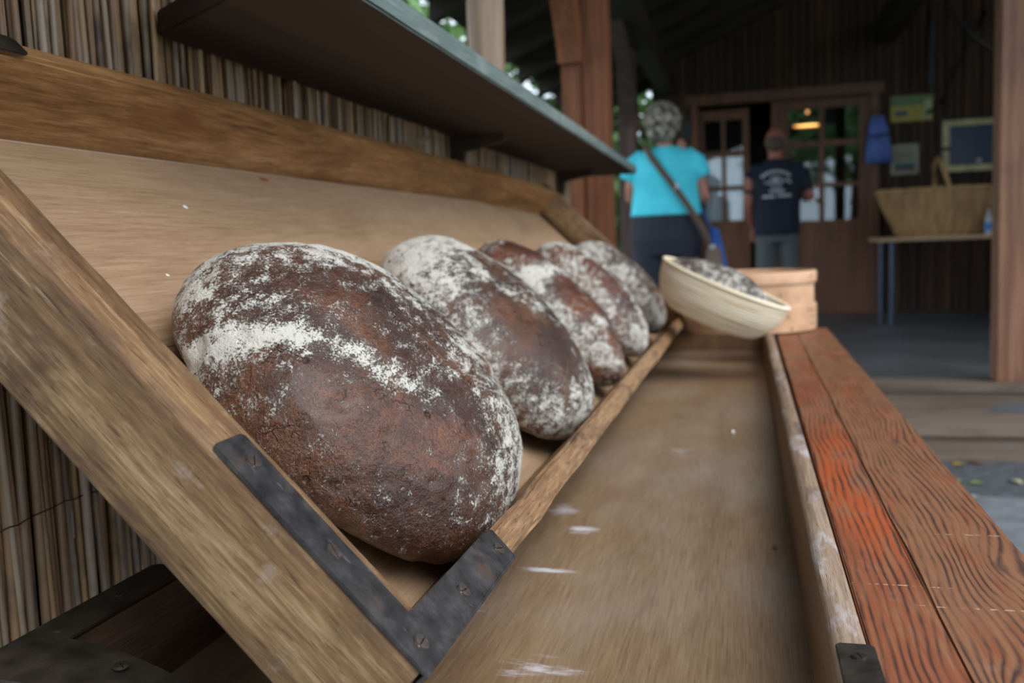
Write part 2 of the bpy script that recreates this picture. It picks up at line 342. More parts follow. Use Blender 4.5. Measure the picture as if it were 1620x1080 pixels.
MT['brace'] = wood('grey_brown_brace', [(.05, .03, .022), (.10, .06, .05), (.15, .10, .085)], axis=2, fib=30, stain=.4, bump=.2, rough=.5)
MT['door'] = wood('door_red_wood', [(.07, .026, .012), (.14, .055, .024), (.20, .085, .038)], axis=2, fib=35, stain=.4, bump=.2, rough=.4)
MT['step'] = wood('grey_step_wood', [(.10, .07, .048), (.17, .125, .09), (.24, .185, .14)], axis=0, fib=30, stain=.4, bump=.3, rough=.6, vary=.1)
MT['deck'] = plain('dark_deck', (.095, .10, .105), .42, 0, .2, 6, .35)
MT['asphalt'] = plain('dark_gutter_stone', (.075, .085, .092), .7, 0, .6, 60, .4)
MT['paving'] = plain('grey_paving', (.165, .175, .185), .7, 0, .5, 40, .3)
MT['soil'] = plain('grass_ground', (.075, .11, .04), .9, 0, .5, 3, .5)
MT['black'] = plain('black_paint', (.012, .012, .013), .5)
MT['blue_metal'] = plain('blue_grey_tube', (.075, .10, .15), .3, .5)
MT['table'] = wood('pale_tabletop', [(.36, .22, .12), (.52, .34, .20), (.62, .43, .27)], axis=0, fib=30, stain=.1, bump=.1, rough=.4)

# ------------------------------------------------------------------ setting: ground, platform, steps
def structure(name, b, mat, **k):
    o = board(name, b, mat, **k) if k else box(name, b, mat); return tag(o, kind='structure')
structure('ground', (-60, 60, -40, 60, -.3, -.02), MT['soil'])
structure('floor_paving', (-3.2, 4.5, -3, 4.02, -.02, 0), MT['paving'])
structure('floor_gutter', (-3.2, 4.5, 4.02, 4.70, -.02, -.004), MT['asphalt'])
structure('floor', (-1.9, 3.4, 5.08, 13.2, 0, .27), MT['deck'])
st = empty('trim_1'); st['kind'] = 'structure'                      # the two wooden steps up to the deck
board('riser_board', (-1.9, 3.3, 5.08, 5.115, .13, .262), MT['step'], st, n=10, wob=.003)
board('step_edge', (-1.9, 3.3, 5.06, 5.30, .262, .30), MT['step'], st, n=10, wob=.003)
board('tread_board', (-1.9, 3.3, 4.64, 4.85, .115, .15), MT['step'], st, n=10, wob=.003)
board('tread_board', (-1.9, 3.3, 4.86, 5.08, .115, .15), MT['step'], st, n=10, wob=.003)
board('riser_board', (-1.9, 3.3, 4.66, 4.69, -.01, .112), MT['step'], st, n=10, wob=.003)
for i in range(22):                                                  # deck boards
    y = 5.302 + i * .2
    tag(board('trim_%d' % (i + 2), (-1.9, 3.4, y, y + .197, .268, .30), MT['deck'], n=3, bev=.003, wob=0), kind='structure')

# back wall: vertical planks one by one, the door opening left free
YB = 9.68
wb_ = empty('wall_back', (0, YB, .3)); wb_['kind'] = 'structure'
def roofz(x): return 2.52 + (x + 1.7) * .43 if x < 2.3 else 2.52 + 4.0 * .43 - (x - 2.3) * .43
x = -.90; i = 0
while x < 3.38:
    w = .078; top = roofz(x) - .3 - .02; z0 = 0.0
    if -.56 < x + w / 2 < 1.24: z0 = 2.52 - .3
    bm = bmesh.new(); py = 0 if i % 2 else .018
    add_box(bm, x + .004, x + w - .004, py, .06, z0, top); bmesh.ops.bevel(bm, geom=list(bm.edges), offset=.005, segments=1, affect='EDGES')
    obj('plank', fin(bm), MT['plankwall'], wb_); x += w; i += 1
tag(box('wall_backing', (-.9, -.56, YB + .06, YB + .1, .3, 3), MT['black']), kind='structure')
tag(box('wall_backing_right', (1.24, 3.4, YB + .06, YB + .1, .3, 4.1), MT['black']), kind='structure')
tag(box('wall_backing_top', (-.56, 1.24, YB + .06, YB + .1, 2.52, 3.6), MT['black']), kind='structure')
rw = empty('wall_right', (3.3, 5.0, .3)); rw['kind'] = 'structure'
for i in range(24):
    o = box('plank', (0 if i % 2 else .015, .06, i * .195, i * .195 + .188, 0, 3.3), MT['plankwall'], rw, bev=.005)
# roof boards and rafters over the deck
rf = empty('ceiling', (0, 0, 0)); rf['kind'] = 'structure'
Y0R, Y1R = 3.0, 10.6
for i in range(19):
    Y0R = -2.0 if i < 8 else 3.0
    xa = -1.84 + i * .275; xb = xa + .27
    za, zb = (2.52 + (q + 1.7) * .43 + .10 if (xa + xb) / 2 < 2.3 else 2.52 + 4 * .43 - (q - 2.3) * .43 + .10 for q in (xa, xb))
    bm = bmesh.new(); vs = [bm.verts.new(p) for p in ((xa, Y0R, za), (xb, Y0R, zb), (xb, Y1R, zb), (xa, Y1R, za), (xa, Y0R, za + .03), (xb, Y0R, zb + .03), (xb, Y1R, zb + .03), (xa, Y1R, za + .03))]
    for f in ((0, 3, 2, 1), (4, 5, 6, 7), (0, 1, 5, 4), (2, 3, 7, 6), (1, 2, 6, 5), (0, 4, 7, 3)): bm.faces.new([vs[k] for k in f])
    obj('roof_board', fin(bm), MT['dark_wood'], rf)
Y0R = 3.0
for i in range(6):
    y = -1.9 + i * .8
    bm = bmesh.new(); (xa, za), (xb, zb) = (-1.80, 2.477), (.37, 3.41)
    vs = [bm.verts.new(p) for p in ((xa, y, za - .06), (xb, y, zb - .06), (xb, y + .09, zb - .06), (xa, y + .09, za - .06), (xa, y, za + .095), (xb, y, zb + .095), (xb, y + .09, zb + .095), (xa, y + .09, za + .095))]
    for f in ((0, 3, 2, 1), (4, 5, 6, 7), (0, 1, 5, 4), (2, 3, 7, 6), (1, 2, 6, 5), (0, 4, 7, 3)): bm.faces.new([vs[k] for k in f])
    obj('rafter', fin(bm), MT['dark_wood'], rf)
for i in range(11):
    y = Y0R + .1 + i * .72
    bm = bmesh.new()
    for (xa, za), (xb, zb) in ((((-1.80), 2.477), (2.3, 4.24)), ((2.3, 4.24), (3.35, 3.79))):
        vs = [bm.verts.new(p) for p in ((xa, y, za - .06), (xb, y, zb - .06), (xb, y + .09, zb - .06), (xa, y + .09, za - .06), (xa, y, za + .095), (xb, y, zb + .095), (xb, y + .09, zb + .095), (xa, y + .09, za + .095))]
        for f in ((0, 3, 2, 1), (4, 5, 6, 7), (0, 1, 5, 4), (2, 3, 7, 6), (1, 2, 6, 5), (0, 4, 7, 3)): bm.faces.new([vs[k] for k in f])
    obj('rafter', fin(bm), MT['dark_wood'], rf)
tag(board('trim_30', (-.86, -.70, Y0R, 10.2, 2.56, 2.76), MT['dark_wood'], n=4), kind='structure')   # eave beam on the posts
tag(board('trim_31', (1.2, 1.38, 5.0, 10.2, 2.9, 3.1), MT['dark_wood'], n=4), kind='structure')
tag(board('trim_32', (1.2, 1.38, Y0R, 5.0, 2.9, 3.1), MT['dark_wood'], n=4), kind='structure')

# room behind the doors
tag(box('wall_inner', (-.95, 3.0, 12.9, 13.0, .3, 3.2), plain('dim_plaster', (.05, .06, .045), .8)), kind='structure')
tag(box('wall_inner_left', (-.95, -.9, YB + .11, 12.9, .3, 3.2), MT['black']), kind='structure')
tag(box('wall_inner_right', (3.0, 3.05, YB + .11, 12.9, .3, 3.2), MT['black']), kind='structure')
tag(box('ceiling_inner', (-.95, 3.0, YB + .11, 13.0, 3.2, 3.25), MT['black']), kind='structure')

# doors
def glass_mat():
    m = M('window_glass'); nt = m.t; g = m.n('ShaderNodeBsdfGlossy'); t = m.n('ShaderNodeBsdfTransparent'); mx = m.n('ShaderNodeMixShader')
    g.inputs['Roughness'].default_value = .015; g.inputs['Color'].default_value = (.85, .95, 1, 1)
    fr = m.n('ShaderNodeFresnel'); fr.inputs[0].default_value = 1.5
    m.l(m.ma('MULTIPLY', fr.outputs[0], 1.5, clamp=True), mx.inputs[0]); m.l(t.outputs[0], mx.inputs[1]); m.l(g.outputs[0], mx.inputs[2]); m.l(mx.outputs[0], m.out.inputs[0]); nt.nodes.remove(m.b)
    return m.m
MT['glass'] = glass_mat()
MT['curtain'] = plain('white_curtain', (.75, .80, .84), .9)
def door(name, x0, x1, cols, rows, y, zt, curtain):
    e = empty(name, (0, y, .3)); e['kind'] = 'structure'
    box('panel', (x0 + .05, x1 - .05, .012, .032, .04, rows[0][0] - .3 - .04), MT['door'], e, bev=.004)
    bm = bmesh.new(); zs = sorted({0, zt - .3}); 
    add_box(bm, x0, cols[0][0], 0, .045, 0, zt - .3); add_box(bm, cols[-1][1], x1, 0, .045, 0, zt - .3)
    obj('stile', fin(bm), MT['door'], e)
    z = [0, .1]; rz = [(0, .10)] + [(a, b) for a, b in zip([r[1] - .3 for r in rows], [r[0] - .3 for r in rows[1:]] + [zt - .3])]
    rz.insert(1, (rows[0][0] - .3 - .1, rows[0][0] - .3))
    for a, b in rz: box('rail', (cols[0][0], cols[-1][1], .002, .043, a, b), MT['door'], e, bev=.003)
    for (a, b), (c, d) in zip(cols, cols[1:]): box('glazing_bar', (b, c, .004, .041, rows[0][0] - .3, zt - .3), MT['door'], e, bev=.003)
    for r in rows:
        for c in cols: box('pane', (c[0], c[1], .02, .024, r[0] - .3, r[1] - .3), MT['glass'], e)
    if curtain:
        bm = bmesh.new(); n = 60; w0, w1 = cols[0][0] - .02, cols[-1][1] + .02
        for k in range(n + 1):
            xx = w0 + (w1 - w0) * k / n; yy = .075 + .012 * math.sin(k * 1.15) + .004 * math.sin(k * .37)
            bm.verts.new((xx, yy, rows[0][0] - .35)); bm.verts.new((xx, yy, curtain - .3))
        bm.verts.ensure_lookup_table()
        for k in range(n): bm.faces.new((bm.verts[2 * k], bm.verts[2 * k + 2], bm.verts[2 * k + 3], bm.verts[2 * k + 1]))
        obj('curtain', fin(bm), MT['curtain'], e)
    return e
door('door_1', -.48, .015, [(-.425, -.255), (-.215, -.05)], [(1.27, 1.575), (1.62, 1.915), (1.97, 2.28)], YB + .02, 2.38, 1.93)
door('door_2', .30, 1.16, [(.40, .685), (.735, 1.06)], [(1.235, 1.56), (1.605, 1.96), (2.02, 2.33)], YB + .02, 2.42, 0)
df = empty('trim_40', (0, YB, .3)); df['kind'] = 'structure'
box('door_jamb', (-.56, -.48, -.03, .09, 0, 2.16), MT['door'], df, bev=.005); box('door_jamb', (1.16, 1.24, -.03, .09, 0, 2.16), MT['door'], df, bev=.005)
box('door_jamb', (.235, .30, -.02, .09, 0, 2.12), MT['door'], df, bev=.005)
box('door_head', (-.60, 1.28, -.045, .09, 2.13, 2.24), MT['door'], df, bev=.005)
# lamp inside
lp = empty('pendant_lamp', (.66, 11.1, 2.32), 'warm glowing pendant lamp seen through the upper glass of the right-hand door', 'lamp')
bm = bmesh.new(); lathe(bm, [(.03, .13), (.10, .10), (.17, .03), (.18, 0), (.172, 0), (.16, .03), (.09, .095), (.02, .12)], 24); obj('lamp_shade', fin(bm), plain('shade_amber', (.45, .2, .06), .5), lp)
bm = bmesh.new(); lathe(bm, [(.0001, -.002), (.15, .012), (.15, .02), (.0001, .02)], 24); obj('diffuser', fin(bm), emit('lamp_glow', (1, .50, .14), 1.5), lp)
bm = bmesh.new(); tube(bm, [(0, 0, .12), (0, 0, .88)], .006, 6); obj('cord', fin(bm), MT['black'], lp)
bm = bmesh.new(); ball(bm, (0, 0, .16), .018); obj('bulb_cap', fin(bm), emit('lamp_cap', (1, .45, .2), .6), lp)

# ------------------------------------------------------------------ posts with braces
def post(name, x0, x1, y0, y1, z0, z1, mat, label, extra=None):
    e = empty(name, ((x0 + x1) / 2, (y0 + y1) / 2, z0), label, 'post'); cx, cy = e.location.x, e.location.y
    board('shaft', (x0 - cx, x1 - cx, y0 - cy, y1 - cy, 0, z1 - z0), mat, e, n=14, wob=.003, bev=.006, nf=2)
    if extra: extra(e, cx, cy, z0)
    return e
def curved_brace(e, cx, cy, z0, x0, x1, ya, za, yb, zb, dep, mat):
    bm = bmesh.new(); n = 12; rings = []
    for k in range(n + 1):
        t = k / n; yy = ya + (yb - ya) * (t ** 1.5); zz = za + (zb - za) * t
        dy, dz = (yb - ya) * 1.5 * max(t, .02) ** .5, (zb - za); L = math.hypot(dy, dz); ny, nz = -dz / L, dy / L
        q = []
        for a, s in ((x0, -1), (x1, -1), (x1, 1), (x0, 1)): q.append(bm.verts.new((a - cx, yy + ny * dep * s / 2 - cy, zz + nz * dep * s / 2 - z0)))
        rings.append(q)
    for a, b in zip(rings, rings[1:]):
        for k in range(4): bm.faces.new((a[k], a[(k + 1) % 4], b[(k + 1) % 4], b[k]))
    bm.faces.new(rings[0]); bm.faces.new(rings[-1][::-1])
    obj('brace', fin(bm), mat, e)
def ex1(e, cx, cy, z0):
    board('side_plank', (-.845 - cx, -.753 - cx, 4.34 - cy, 4.48 - cy, 0, 1.94 - z0), MT['post'], e, n=10, wob=.002)
    curved_brace(e, cx, cy, z0, -.85, -.745, 4.36, 1.94, 3.75, 2.62, .13, MT['post'])
post('timber_post', -.752, -.628, 4.36, 4.50, -.01, 2.58, MT['post'], 'red-brown timber post with curved brace rising just beyond the end of the green-edged shelf', ex1)
def ex2(e, cx, cy, z0): curved_brace(e, cx, cy, z0, -.90, -.80, 7.26, 1.95, 6.15, 2.66, .10, MT['brace'])
post('timber_post', -.97, -.83, 7.2, 7.34, .30, 2.58, MT['brace'], 'darker timber post with curved brace behind the woman in turquoise', ex2)
post('timber_post', 1.222, 1.358, 5.14, 5.27, .30, 2.92, MT['post_r'], 'worn brown square post on the deck edge at the right of the photo')

# ------------------------------------------------------------------ reed screen, log, shelf
RX = -.785
rs = empty('reed_screen', (RX, 0.0, .45), 'tall screen of dry vertical reeds tied with wire behind the bread tray', 'reed screen')
reeds = []
for v in range(14):
    bm = bmesh.new(); r0 = .0042 + .0016 * ((v * 5) % 7) / 6; n = 9; ph = random.random() * 9
    P_ = []; R_ = []
    nodez = random.uniform(.2, .7)
    for k in range(n + 1):
        z = 1.10 * k / n; P_.append((.0022 * math.sin(z * 4 + ph), .004 * math.sin(z * 3.1 + ph * 2), z)); R_.append(r0 * (1.0 - .18 * z))
    zz = sorted(P_ + [], key=lambda p: p[2])
    tube(bm, P_, R_, 7)
    for nz in (nodez, nodez - .34 if nodez > .45 else nodez + .3):
        px = .0022 * math.sin(nz * 4 + ph); py = .004 * math.sin(nz * 3.1 + ph * 2); tube(bm, [(px, py, nz - .004), (px, py, nz), (px, py, nz + .004)], [r0 * .9, r0 * 1.16, r0 * .9], 7)
    if v % 4 == 0:      # loose leaf sheath
        z1 = random.uniform(.3, .6); a = [bm.verts.new((r0 + .001 + .004 * t, .003 * math.sin(t * 5), z1 + .07 * t)) for t in (0, .5, 1)]; b = [bm.verts.new((r0 + .001 + .004 * t, .005 * (1 - t) + .003 * math.sin(t * 5), z1 + .07 * t)) for t in (0, .5, 1)]
        bm.faces.new((a[0], b[0], b[1], a[1])); bm.faces.new((a[1], b[1], b[2], a[2]))
    reeds.append(fin(bm, 60)); reeds[-1].materials.append(MT['reed'])
y = .50; cnt = 0; rest = bmesh.new()
while y < 4.14:
    me = reeds[random.randrange(14)]; tx = random.uniform(-.012, .012); ty = random.uniform(-.02, .02) if random.random() < .85 else random.uniform(-.045, .045)
    o = bpy.data.objects.new('reed', me)
    if cnt < 298:
        C.objects.link(o); o.parent = rs; o.location = (random.uniform(-.004, .004), y, random.uniform(-.012, .006)); o.rotation_euler = (ty, tx, random.uniform(-.6, .6))
    else:
        bpy.data.objects.remove(o); tube(rest, [(random.uniform(-.003, .003), y, 0), (0, y + ty * .4, 1.10)], .005, 6)
    y += random.uniform(.0092, .0118) if random.random() > .04 else .017; cnt += 1
o = obj('reed_bundle', fin(rest), MT['reed'], rs); o['kind'] = 'stuff'
bk = bmesh.new(); y = .48
while y < 4.14:
    tube(bk, [(-.014 + random.uniform(-.003, .003), y, 0), (-.014, y + random.uniform(-.012, .012), 1.09)], random.uniform(.004, .006), 5); y += .0125
o = obj('rear_reeds', fin(bk), MT['reed'], rs); o['kind'] = 'stuff'
for zz, yoff in ((.36, 0), (.87, .3), (.60, .2)):
    bm = bmesh.new(); P_ = [(.0075 + .0018 * math.sin(k * 2.1), .5 + k * .011, zz + .004 * math.sin(k * .22 + yoff) + .0012 * math.sin(k * 1.7)) for k in range(330)]
    tube(bm, P_, .0008, 4); obj('tie_wire', fin(bm), MT['wire'], rs)
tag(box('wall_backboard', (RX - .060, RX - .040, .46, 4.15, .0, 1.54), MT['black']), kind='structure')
# shelf
sh = empty('shelf', (-.6, 2.3, 1.392), 'long wooden shelf board with weathered blue-green front edge above the reed screen', 'shelf')
def shelf_taper(v):
    v.x += .045 * max(0, (-v.y) / 3.3) * (1 if v.x > 0 else 0); return v
bm = bmesh.new(); add_box(bm, -.172, .120, -1.40, 1.85, 0, .0345)
bmesh.ops.bevel(bm, geom=list(bm.edges), offset=.003, segments=2, affect='EDGES')
for i in range(1, 30): bmesh.ops.bisect_plane(bm, geom=list(bm.verts) + list(bm.edges) + list(bm.faces), plane_co=(0, -1.40 + 3.25 * i / 30, 0), plane_no=(0, 1, 0))
for v in bm.verts:
    if v.co.x > 0: v.co.x += .035 * (1.85 - v.co.y) / 3.0 + .002 * noise.noise(v.co * 9)
for v in bm.verts:
    if v.co.x < 0: v.co.y = 1.85 - (1.85 - v.co.y) * (3.03 / 3.25)
for f in bm.faces:
    if f.normal.x > .5 or (f.calc_center_median().x > .1 and abs(f.normal.z) < .98): f.material_index = 1
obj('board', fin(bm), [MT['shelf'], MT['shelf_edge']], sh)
box('shade_board', (-.172, .22, -2.1, -.78, .19, .22), MT['shelf'], sh, bev=.003)  # unseen board, added only to shade the near upper reeds; not part of the shelf
box('shade_board_support', (-.172, -.14, -1.0, -.96, .02, .19), MT['shelf'], sh, bev=.002)  # holds up the added shading board
for yy in (.1, 1.5):
    bm = bmesh.new(); vs_ = [(-.172, -.10), (-.172, 0), (-.03, 0), (-.03, -.02), (-.14, -.04), (-.15, -.10)]
    a = [bm.verts.new((p, yy, q)) for p, q in vs_]; b = [bm.verts.new((p, yy + .03, q)) for p, q in vs_]
    bm.faces.new(a); bm.faces.new(b[::-1])
    for k in range(6): bm.faces.new((a[k], a[(k + 1) % 6], b[(k + 1) % 6], b[k]))
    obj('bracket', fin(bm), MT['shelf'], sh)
bm = bmesh.new()       # frayed reed tip caught under the shelf
for k in range(5): tube(bm, [(-.19, -.28 + k * .004, -.075 + k * .003), (-.15, -.22 + k * .006, -.05 + k * .004), (-.11, -.17 + k * .004, -.03)], [.0022, .0018, .0006], 5)
tag(obj('dry_reed_tuft', fin(bm), MT['log']), 'small frayed tuft of dry reed caught under the shelf above the second loaf', 'reed').location = (-.6, 2.3, 1.392)
# round log
lg = empty('round_log_post', (-.925, 3.35, 0), 'peeled round log post rising behind the shelf, left of the red-brown post', 'post')
bm = bmesh.new(); tube(bm, [(.004 * math.sin(z * 3), .003 * math.cos(z * 2), z) for z in [i * .24 for i in range(12)]], [.066 + .003 * math.sin(i * 1.7) for i in range(12)], 20); obj('shaft', fin(bm, 60), MT['log'], lg)
bm = bmesh.new(); tube(bm, [(-.4, -.03, 2.10), (0.0, -.075, 2.085), (.055, -.09, 2.08)], .065, 16); obj('cross_log', fin(bm, 60), MT['log'], lg)

# ------------------------------------------------------------------ dough trough and planks
TR = empty('dough_trough', (0, 0, 0), 'long shallow wooden dough trough with worn rim, the tilted tray of loaves stands in it', 'trough')
board('floor_board', (-.60, .075, .56, 3.36, .665, .69), MT['floor'], TR, wob=.0006, n=30)
# right wall, leaning out slightly, worn top
bm = bmesh.new(); n = 60; rings = []
for k in range(n + 1):
    t = k / n; yy = .52 + (3.40 - .52) * t; nz = noise.noise(Vector((0, yy * 5, 3))); n2 = noise.noise(Vector((7, yy * 11, 3)))
    xi = .0585 - .014 * t; pr = [(xi - .006, .664), (xi - .002, .72), (xi, .775 + .001 * nz), (xi + .0035 + .001 * n2, .7805), (xi + .012, .782 + .001 * n2), (xi + .0225, .7815 + .001 * nz), (xi + .0255, .778), (xi + .0255, .664)]
    rings.append([bm.verts.new((a, yy, b)) for a, b in pr])
for a, b in zip(rings, rings[1:]):
    for k in range(8): f = bm.faces.new((a[k], a[(k + 1) % 8], b[(k + 1) % 8], b[k])); f.material_index = 0 if k in (0, 1, 7, 6) else 1
bm.faces.new(rings[0]); bm.faces.new(rings[-1][::-1])
obj('side_wall', fin(bm, 50), [MT['wall'], MT['rim']], TR)
board('side_wall', (-.583, -.549, .545, 3.40, .664, .781), MT['dark_rim'], TR, bev=.004, wob=.0015)
# near end wall, worn low where the tray stands
bm = bmesh.new(); n = 24; rings = []
for k in range(n + 1):
    t = k / n; xx = -.583 + (.052 + .583) * t; s = min(1, max(0, (xx + .53) / .3)); zt_ = .782 - .062 * s * s * (3 - 2 * s) + .001 * noise.noise(Vector((xx * 20, 0, 0)))
    y0_, y1_ = .500, .541 if xx > -.5 else .541
    rings.append([bm.verts.new((xx, yy, zz)) for yy, zz in ((y1_ + .06 * (1 - s), .664), (y1_ + .058 * (1 - s), zt_ - .004), (y1_ + .054 * (1 - s), zt_), (y0_ + .043 * (1 - s), zt_), (y0_ + .04 * (1 - s), zt_ - .004), (y0_ + .04 * (1 - s), .664))])
for a, b in zip(rings, rings[1:]):
    for k in range(6): bm.faces.new((a[k], a[(k + 1) % 6], b[(k + 1) % 6], b[k]))
bm.faces.new(rings[0]); bm.faces.new(rings[-1][::-1]); obj('end_wall', fin(bm), MT['dark_rim'], TR)
board('end_wall', (-.583, .05, 3.365, 3.40, .664, .780), MT['wall'], TR, wob=.001)
def plate(name, pts, z0, z1, mat, parent, bev=.0008):
    bm = bmesh.new(); prism(bm, pts, z0, z1); bmesh.ops.bevel(bm, geom=list(bm.edges), offset=bev, segments=2, affect='EDGES')
    bmesh.ops.triangulate(bm, faces=[f for f in bm.faces if len(f.verts) > 4])
    return obj(name, fin(bm), mat, parent)
IR1 = plate('corner_iron', [(-.588, .538), (-.588, .775), (-.582, .780), (-.552, .780), (-.546, .775), (-.546, .606), (-.30, .572), (-.30, .53), (-.5, .53)], .7815, .7840, MT['iron_dark'], TR)
bm = bmesh.new(); bm.from_mesh(IR1.data)
for k in range(14): bmesh.ops.bisect_plane(bm, geom=list(bm.verts) + list(bm.edges) + list(bm.faces), plane_co=(-.54 + k * .018, 0, 0), plane_no=(1, 0, 0))
bm.to_mesh(IR1.data); bm.free()
for v in IR1.data.vertices:
    v.co.z += .0012
    s = min(1, max(0, (v.co.x + .53) / .3)); v.co.z -= .062 * s * s * (3 - 2 * s)
IR2 = plate('corner_iron', [(.0600, .44), (.0590, .697), (.062, .7005), (.084, .7005), (.0870, .697), (.0885, .44)], .7825, .7850, MT['iron_dark'], TR)
def screw(parent, loc, r=.0062, ang=.5, mat=None):
    bm = bmesh.new(); seg = 20
    lathe(bm, [(r * 1.0, 0), (r, .0007), (r * .8, .0012)], seg); bmesh.ops.contextual_create(bm, geom=[]) if False else None
    for sgn in (-1, 1):     # two half domes leave the slot between them
        a = [(sgn * max(.09 * r, r * .98 * math.cos(t)), r * .98 * math.sin(t)) for t in [(-.5 + k / 10) * math.pi * .94 for k in range(11)]]
        prism(bm, a if sgn > 0 else a[::-1], .0006, .0021)
    o = obj('screw', fin(bm, 30), mat or MT['screw'], parent); o.location = loc; o.rotation_euler = (0, 0, ang); return o
screw(IR2, (.0735, .676, .785), .005, .3, MT['iron_dark'])
screw(IR1, (-.565, .62, .784), .006, 1.0, MT['iron_dark']); screw(IR1, (-.566, .70, .784), .006, .4, MT['iron_dark']); screw(IR1, (-.47, .575, .7815), .006, .9, MT['iron_dark'])
for yy in (1.0, 2.8):       # trestle legs under the trough
    for xx in (-.52, .02): board('leg', (xx - .03, xx + .03, yy - .03, yy + .03, 0, .62), MT['wall'], TR, n=3)
    board('crossbar', (-.58, .07, yy - .035, yy + .035, .62, .664), MT['wall'], TR, n=3)
PT = empty('plank_bench', (0, 0, 0), 'narrow bench top of two worn orange-painted planks alongside the right rim of the trough', 'bench')
def tp1(v): return v
board('plank', (.0845, .1455, .40, 3.26, .742, .7785), MT['plank1'], PT, bev=.0015, wob=.0012, n=30)
board('plank', (.1462, .2520, .40, 3.24, .742, .7780), MT['plank2'], PT, bev=.0025, wob=.0022, n=30)
for yy in (.9, 2.9):
    board('leg', (.19, .235, yy - .03, yy + .03, 0, .70), MT['wall'], PT, n=3); board('leg', (.095, .14, yy - .03, yy + .03, 0, .70), MT['wall'], PT, n=3)
    board('crossbar', (.09, .245, yy - .035, yy + .035, .70, .742), MT['wall'], PT, n=3)
# rust-coloured hole of a pulled nail at the near end of the faded plank
bm = bmesh.new(); bmesh.ops.create_icosphere(bm, subdivisions=2, radius=.0045)
for v in bm.verts: v.co *= 1 + .3 * noise.noise(v.co * 400)
o = obj('flour_crumb', fin(bm), plain('crumb', (.75, .72, .66), .9)); o.location = (-.036, 1.908, .6935); tag(o, 'small white crumb of dried dough on the trough floor', 'crumb')
bm = bmesh.new(); bmesh.ops.create_icosphere(bm, subdivisions=2, radius=.0035)
for v in bm.verts: v.co *= 1 + .3 * noise.noise(v.co * 300)
o = obj('wood_crumb', fin(bm), plain('crumb_b', (.16, .06, .03), .9)); o.location = (.028, 1.19, .693); tag(o, 'tiny brown crumb on the trough floor by the right wall', 'crumb')

# ------------------------------------------------------------------ the tilted tray (local x = down the slope, y = along, z = out of it)
D = Vector((0.69520804, 0, -0.71880859)); N = Vector((0.71880859, 0, 0.69520804)); P0 = Vector((-0.21148375, 0, 0.81))
MTR = Matrix(((D.x, 0, N.x, P0.x), (0, 1, 0, 0), (D.z, 0, N.z, P0.z), (0, 0, 0, 1)))
TY = empty('bread_tray', (0, 0, 0), 'tilted wooden tray with iron corners holding the row of dark loaves', 'tray'); TY.matrix_world = MTR
def side_shape(v):
    # inner top edge rounded by wear
    return v
def end_board(y0, y1, skew=0.0):
    bm = bmesh.new(); n = 44; rings = []
    for k in range(n + 1):
        t = k / n; xx = -.70 + .6965 * t; a = noise.noise(Vector((xx * 9, y0 * 7, 1))); b = noise.noise(Vector((xx * 26, 5, y0)))
        o_ = skew * (-xx / .7); w = .0012
        lowz = -.0905 + .0012 * a
        pr = [(y0 + .002, lowz), (y0 - w * .3 * a, lowz + .004), (y0 + w * b * .4, -.006), (y0 + .0015, -.0015), (y0 + .005, 0), (y1 - .009, .0005 * a), (y1 - .004 + w * b, -.002), (y1, -.008 + .001 * a), (y1, lowz)]
        rings.append([bm.verts.new((xx, yy - o_, zz)) for yy, zz in pr])
    m = len(rings[0])
    for a, b in zip(rings, rings[1:]):
        for k in range(m): bm.faces.new((a[k], a[(k + 1) % m], b[(k + 1) % m], b[k]))
    bm.faces.new(rings[0]); bm.faces.new(rings[-1][::-1]); return fin(bm, 50)
obj('side_board', end_board(.543, .6005), MT['side'], TY)
obj('side_board', end_board(3.345, 3.40, .13), MT['side'], TY)
# strip of paler wood standing inside the iron corner
board('top_rail', (-.694, -.669, .60, 3.32, -.115, 0), MT['rail'], TY, bev=.004, wob=.0035, n=50, taper=lambda v: Vector((v.x + (.035 * max(0, (v.y - 2.2) / 1.1) ** 2), v.y, v.z)))
board('lip_rail', (-.031, 0, .60, 3.245, -.118, -.0008), MT['lip'], TY, bev=.0045, wob=.0028, n=60, nf=9)
board('floor_panel', (-.668, -.37, .598, 3.40, -.116, -.0985), MT['panel'], TY, bev=.001, wob=.0005, n=12)
board('floor_panel', (-.3695, -.031, .598, 3.40, -.116, -.0985), MT['panel'], TY, bev=.001, wob=.0005, n=12)
for yy in (1.1, 2.2, 3.1): board('cleat', (-.66, -.04, yy, yy + .04, -.137, -.1165), MT['side'], TY, n=4)
# foot that props the tray on the trough floor, out of sight behind the lip
for yy in (1.3, 3.0):
    bm = bmesh.new(); inv = MTR.inverted(); v8 = [inv @ Vector(p) for p in [(a, b, c) for a in (-.47, -.43) for b in (yy, yy + .04) for c in (.69, .885 if a < -.45 else .845)]]
    vs = [bm.verts.new(p) for p in v8]
    for f in ((0, 1, 3, 2), (4, 6, 7, 5), (0, 4, 5, 1), (2, 3, 7, 6), (0, 2, 6, 4), (1, 5, 7, 3)): bm.faces.new([vs[i] for i in f])
    obj('foot', fin(bm), MT['side'], TY)
IR3 = plate('corner_iron', [(-.209, .5435), (-.211, .548), (-.2115, .580), (-.208, .583), (-.036, .5795), (-.0345, .588), (-.0345, .775), (-.030, .783), (.0005, .7805), (.0012, .5435), (-.003, .5425)], .0006, .0036, MT['iron'], TY)
plate('corner_iron', [(-.695, .40), (-.695, .765), (-.690, .772), (-.672, .772), (-.668, .765), (-.668, .60), (-.55, .590), (-.55, .5435), (-.69, .5435)], .0008, .0036, MT['iron_dark'], TY)
bm = bmesh.new(); add_box(bm, -.0005, .0028, .5435, .78, -.022, .0034); bmesh.ops.bevel(bm, geom=list(bm.edges), offset=.0008, segments=2, affect='EDGES'); obj('corner_iron_flange', fin(bm), MT['iron'], TY)
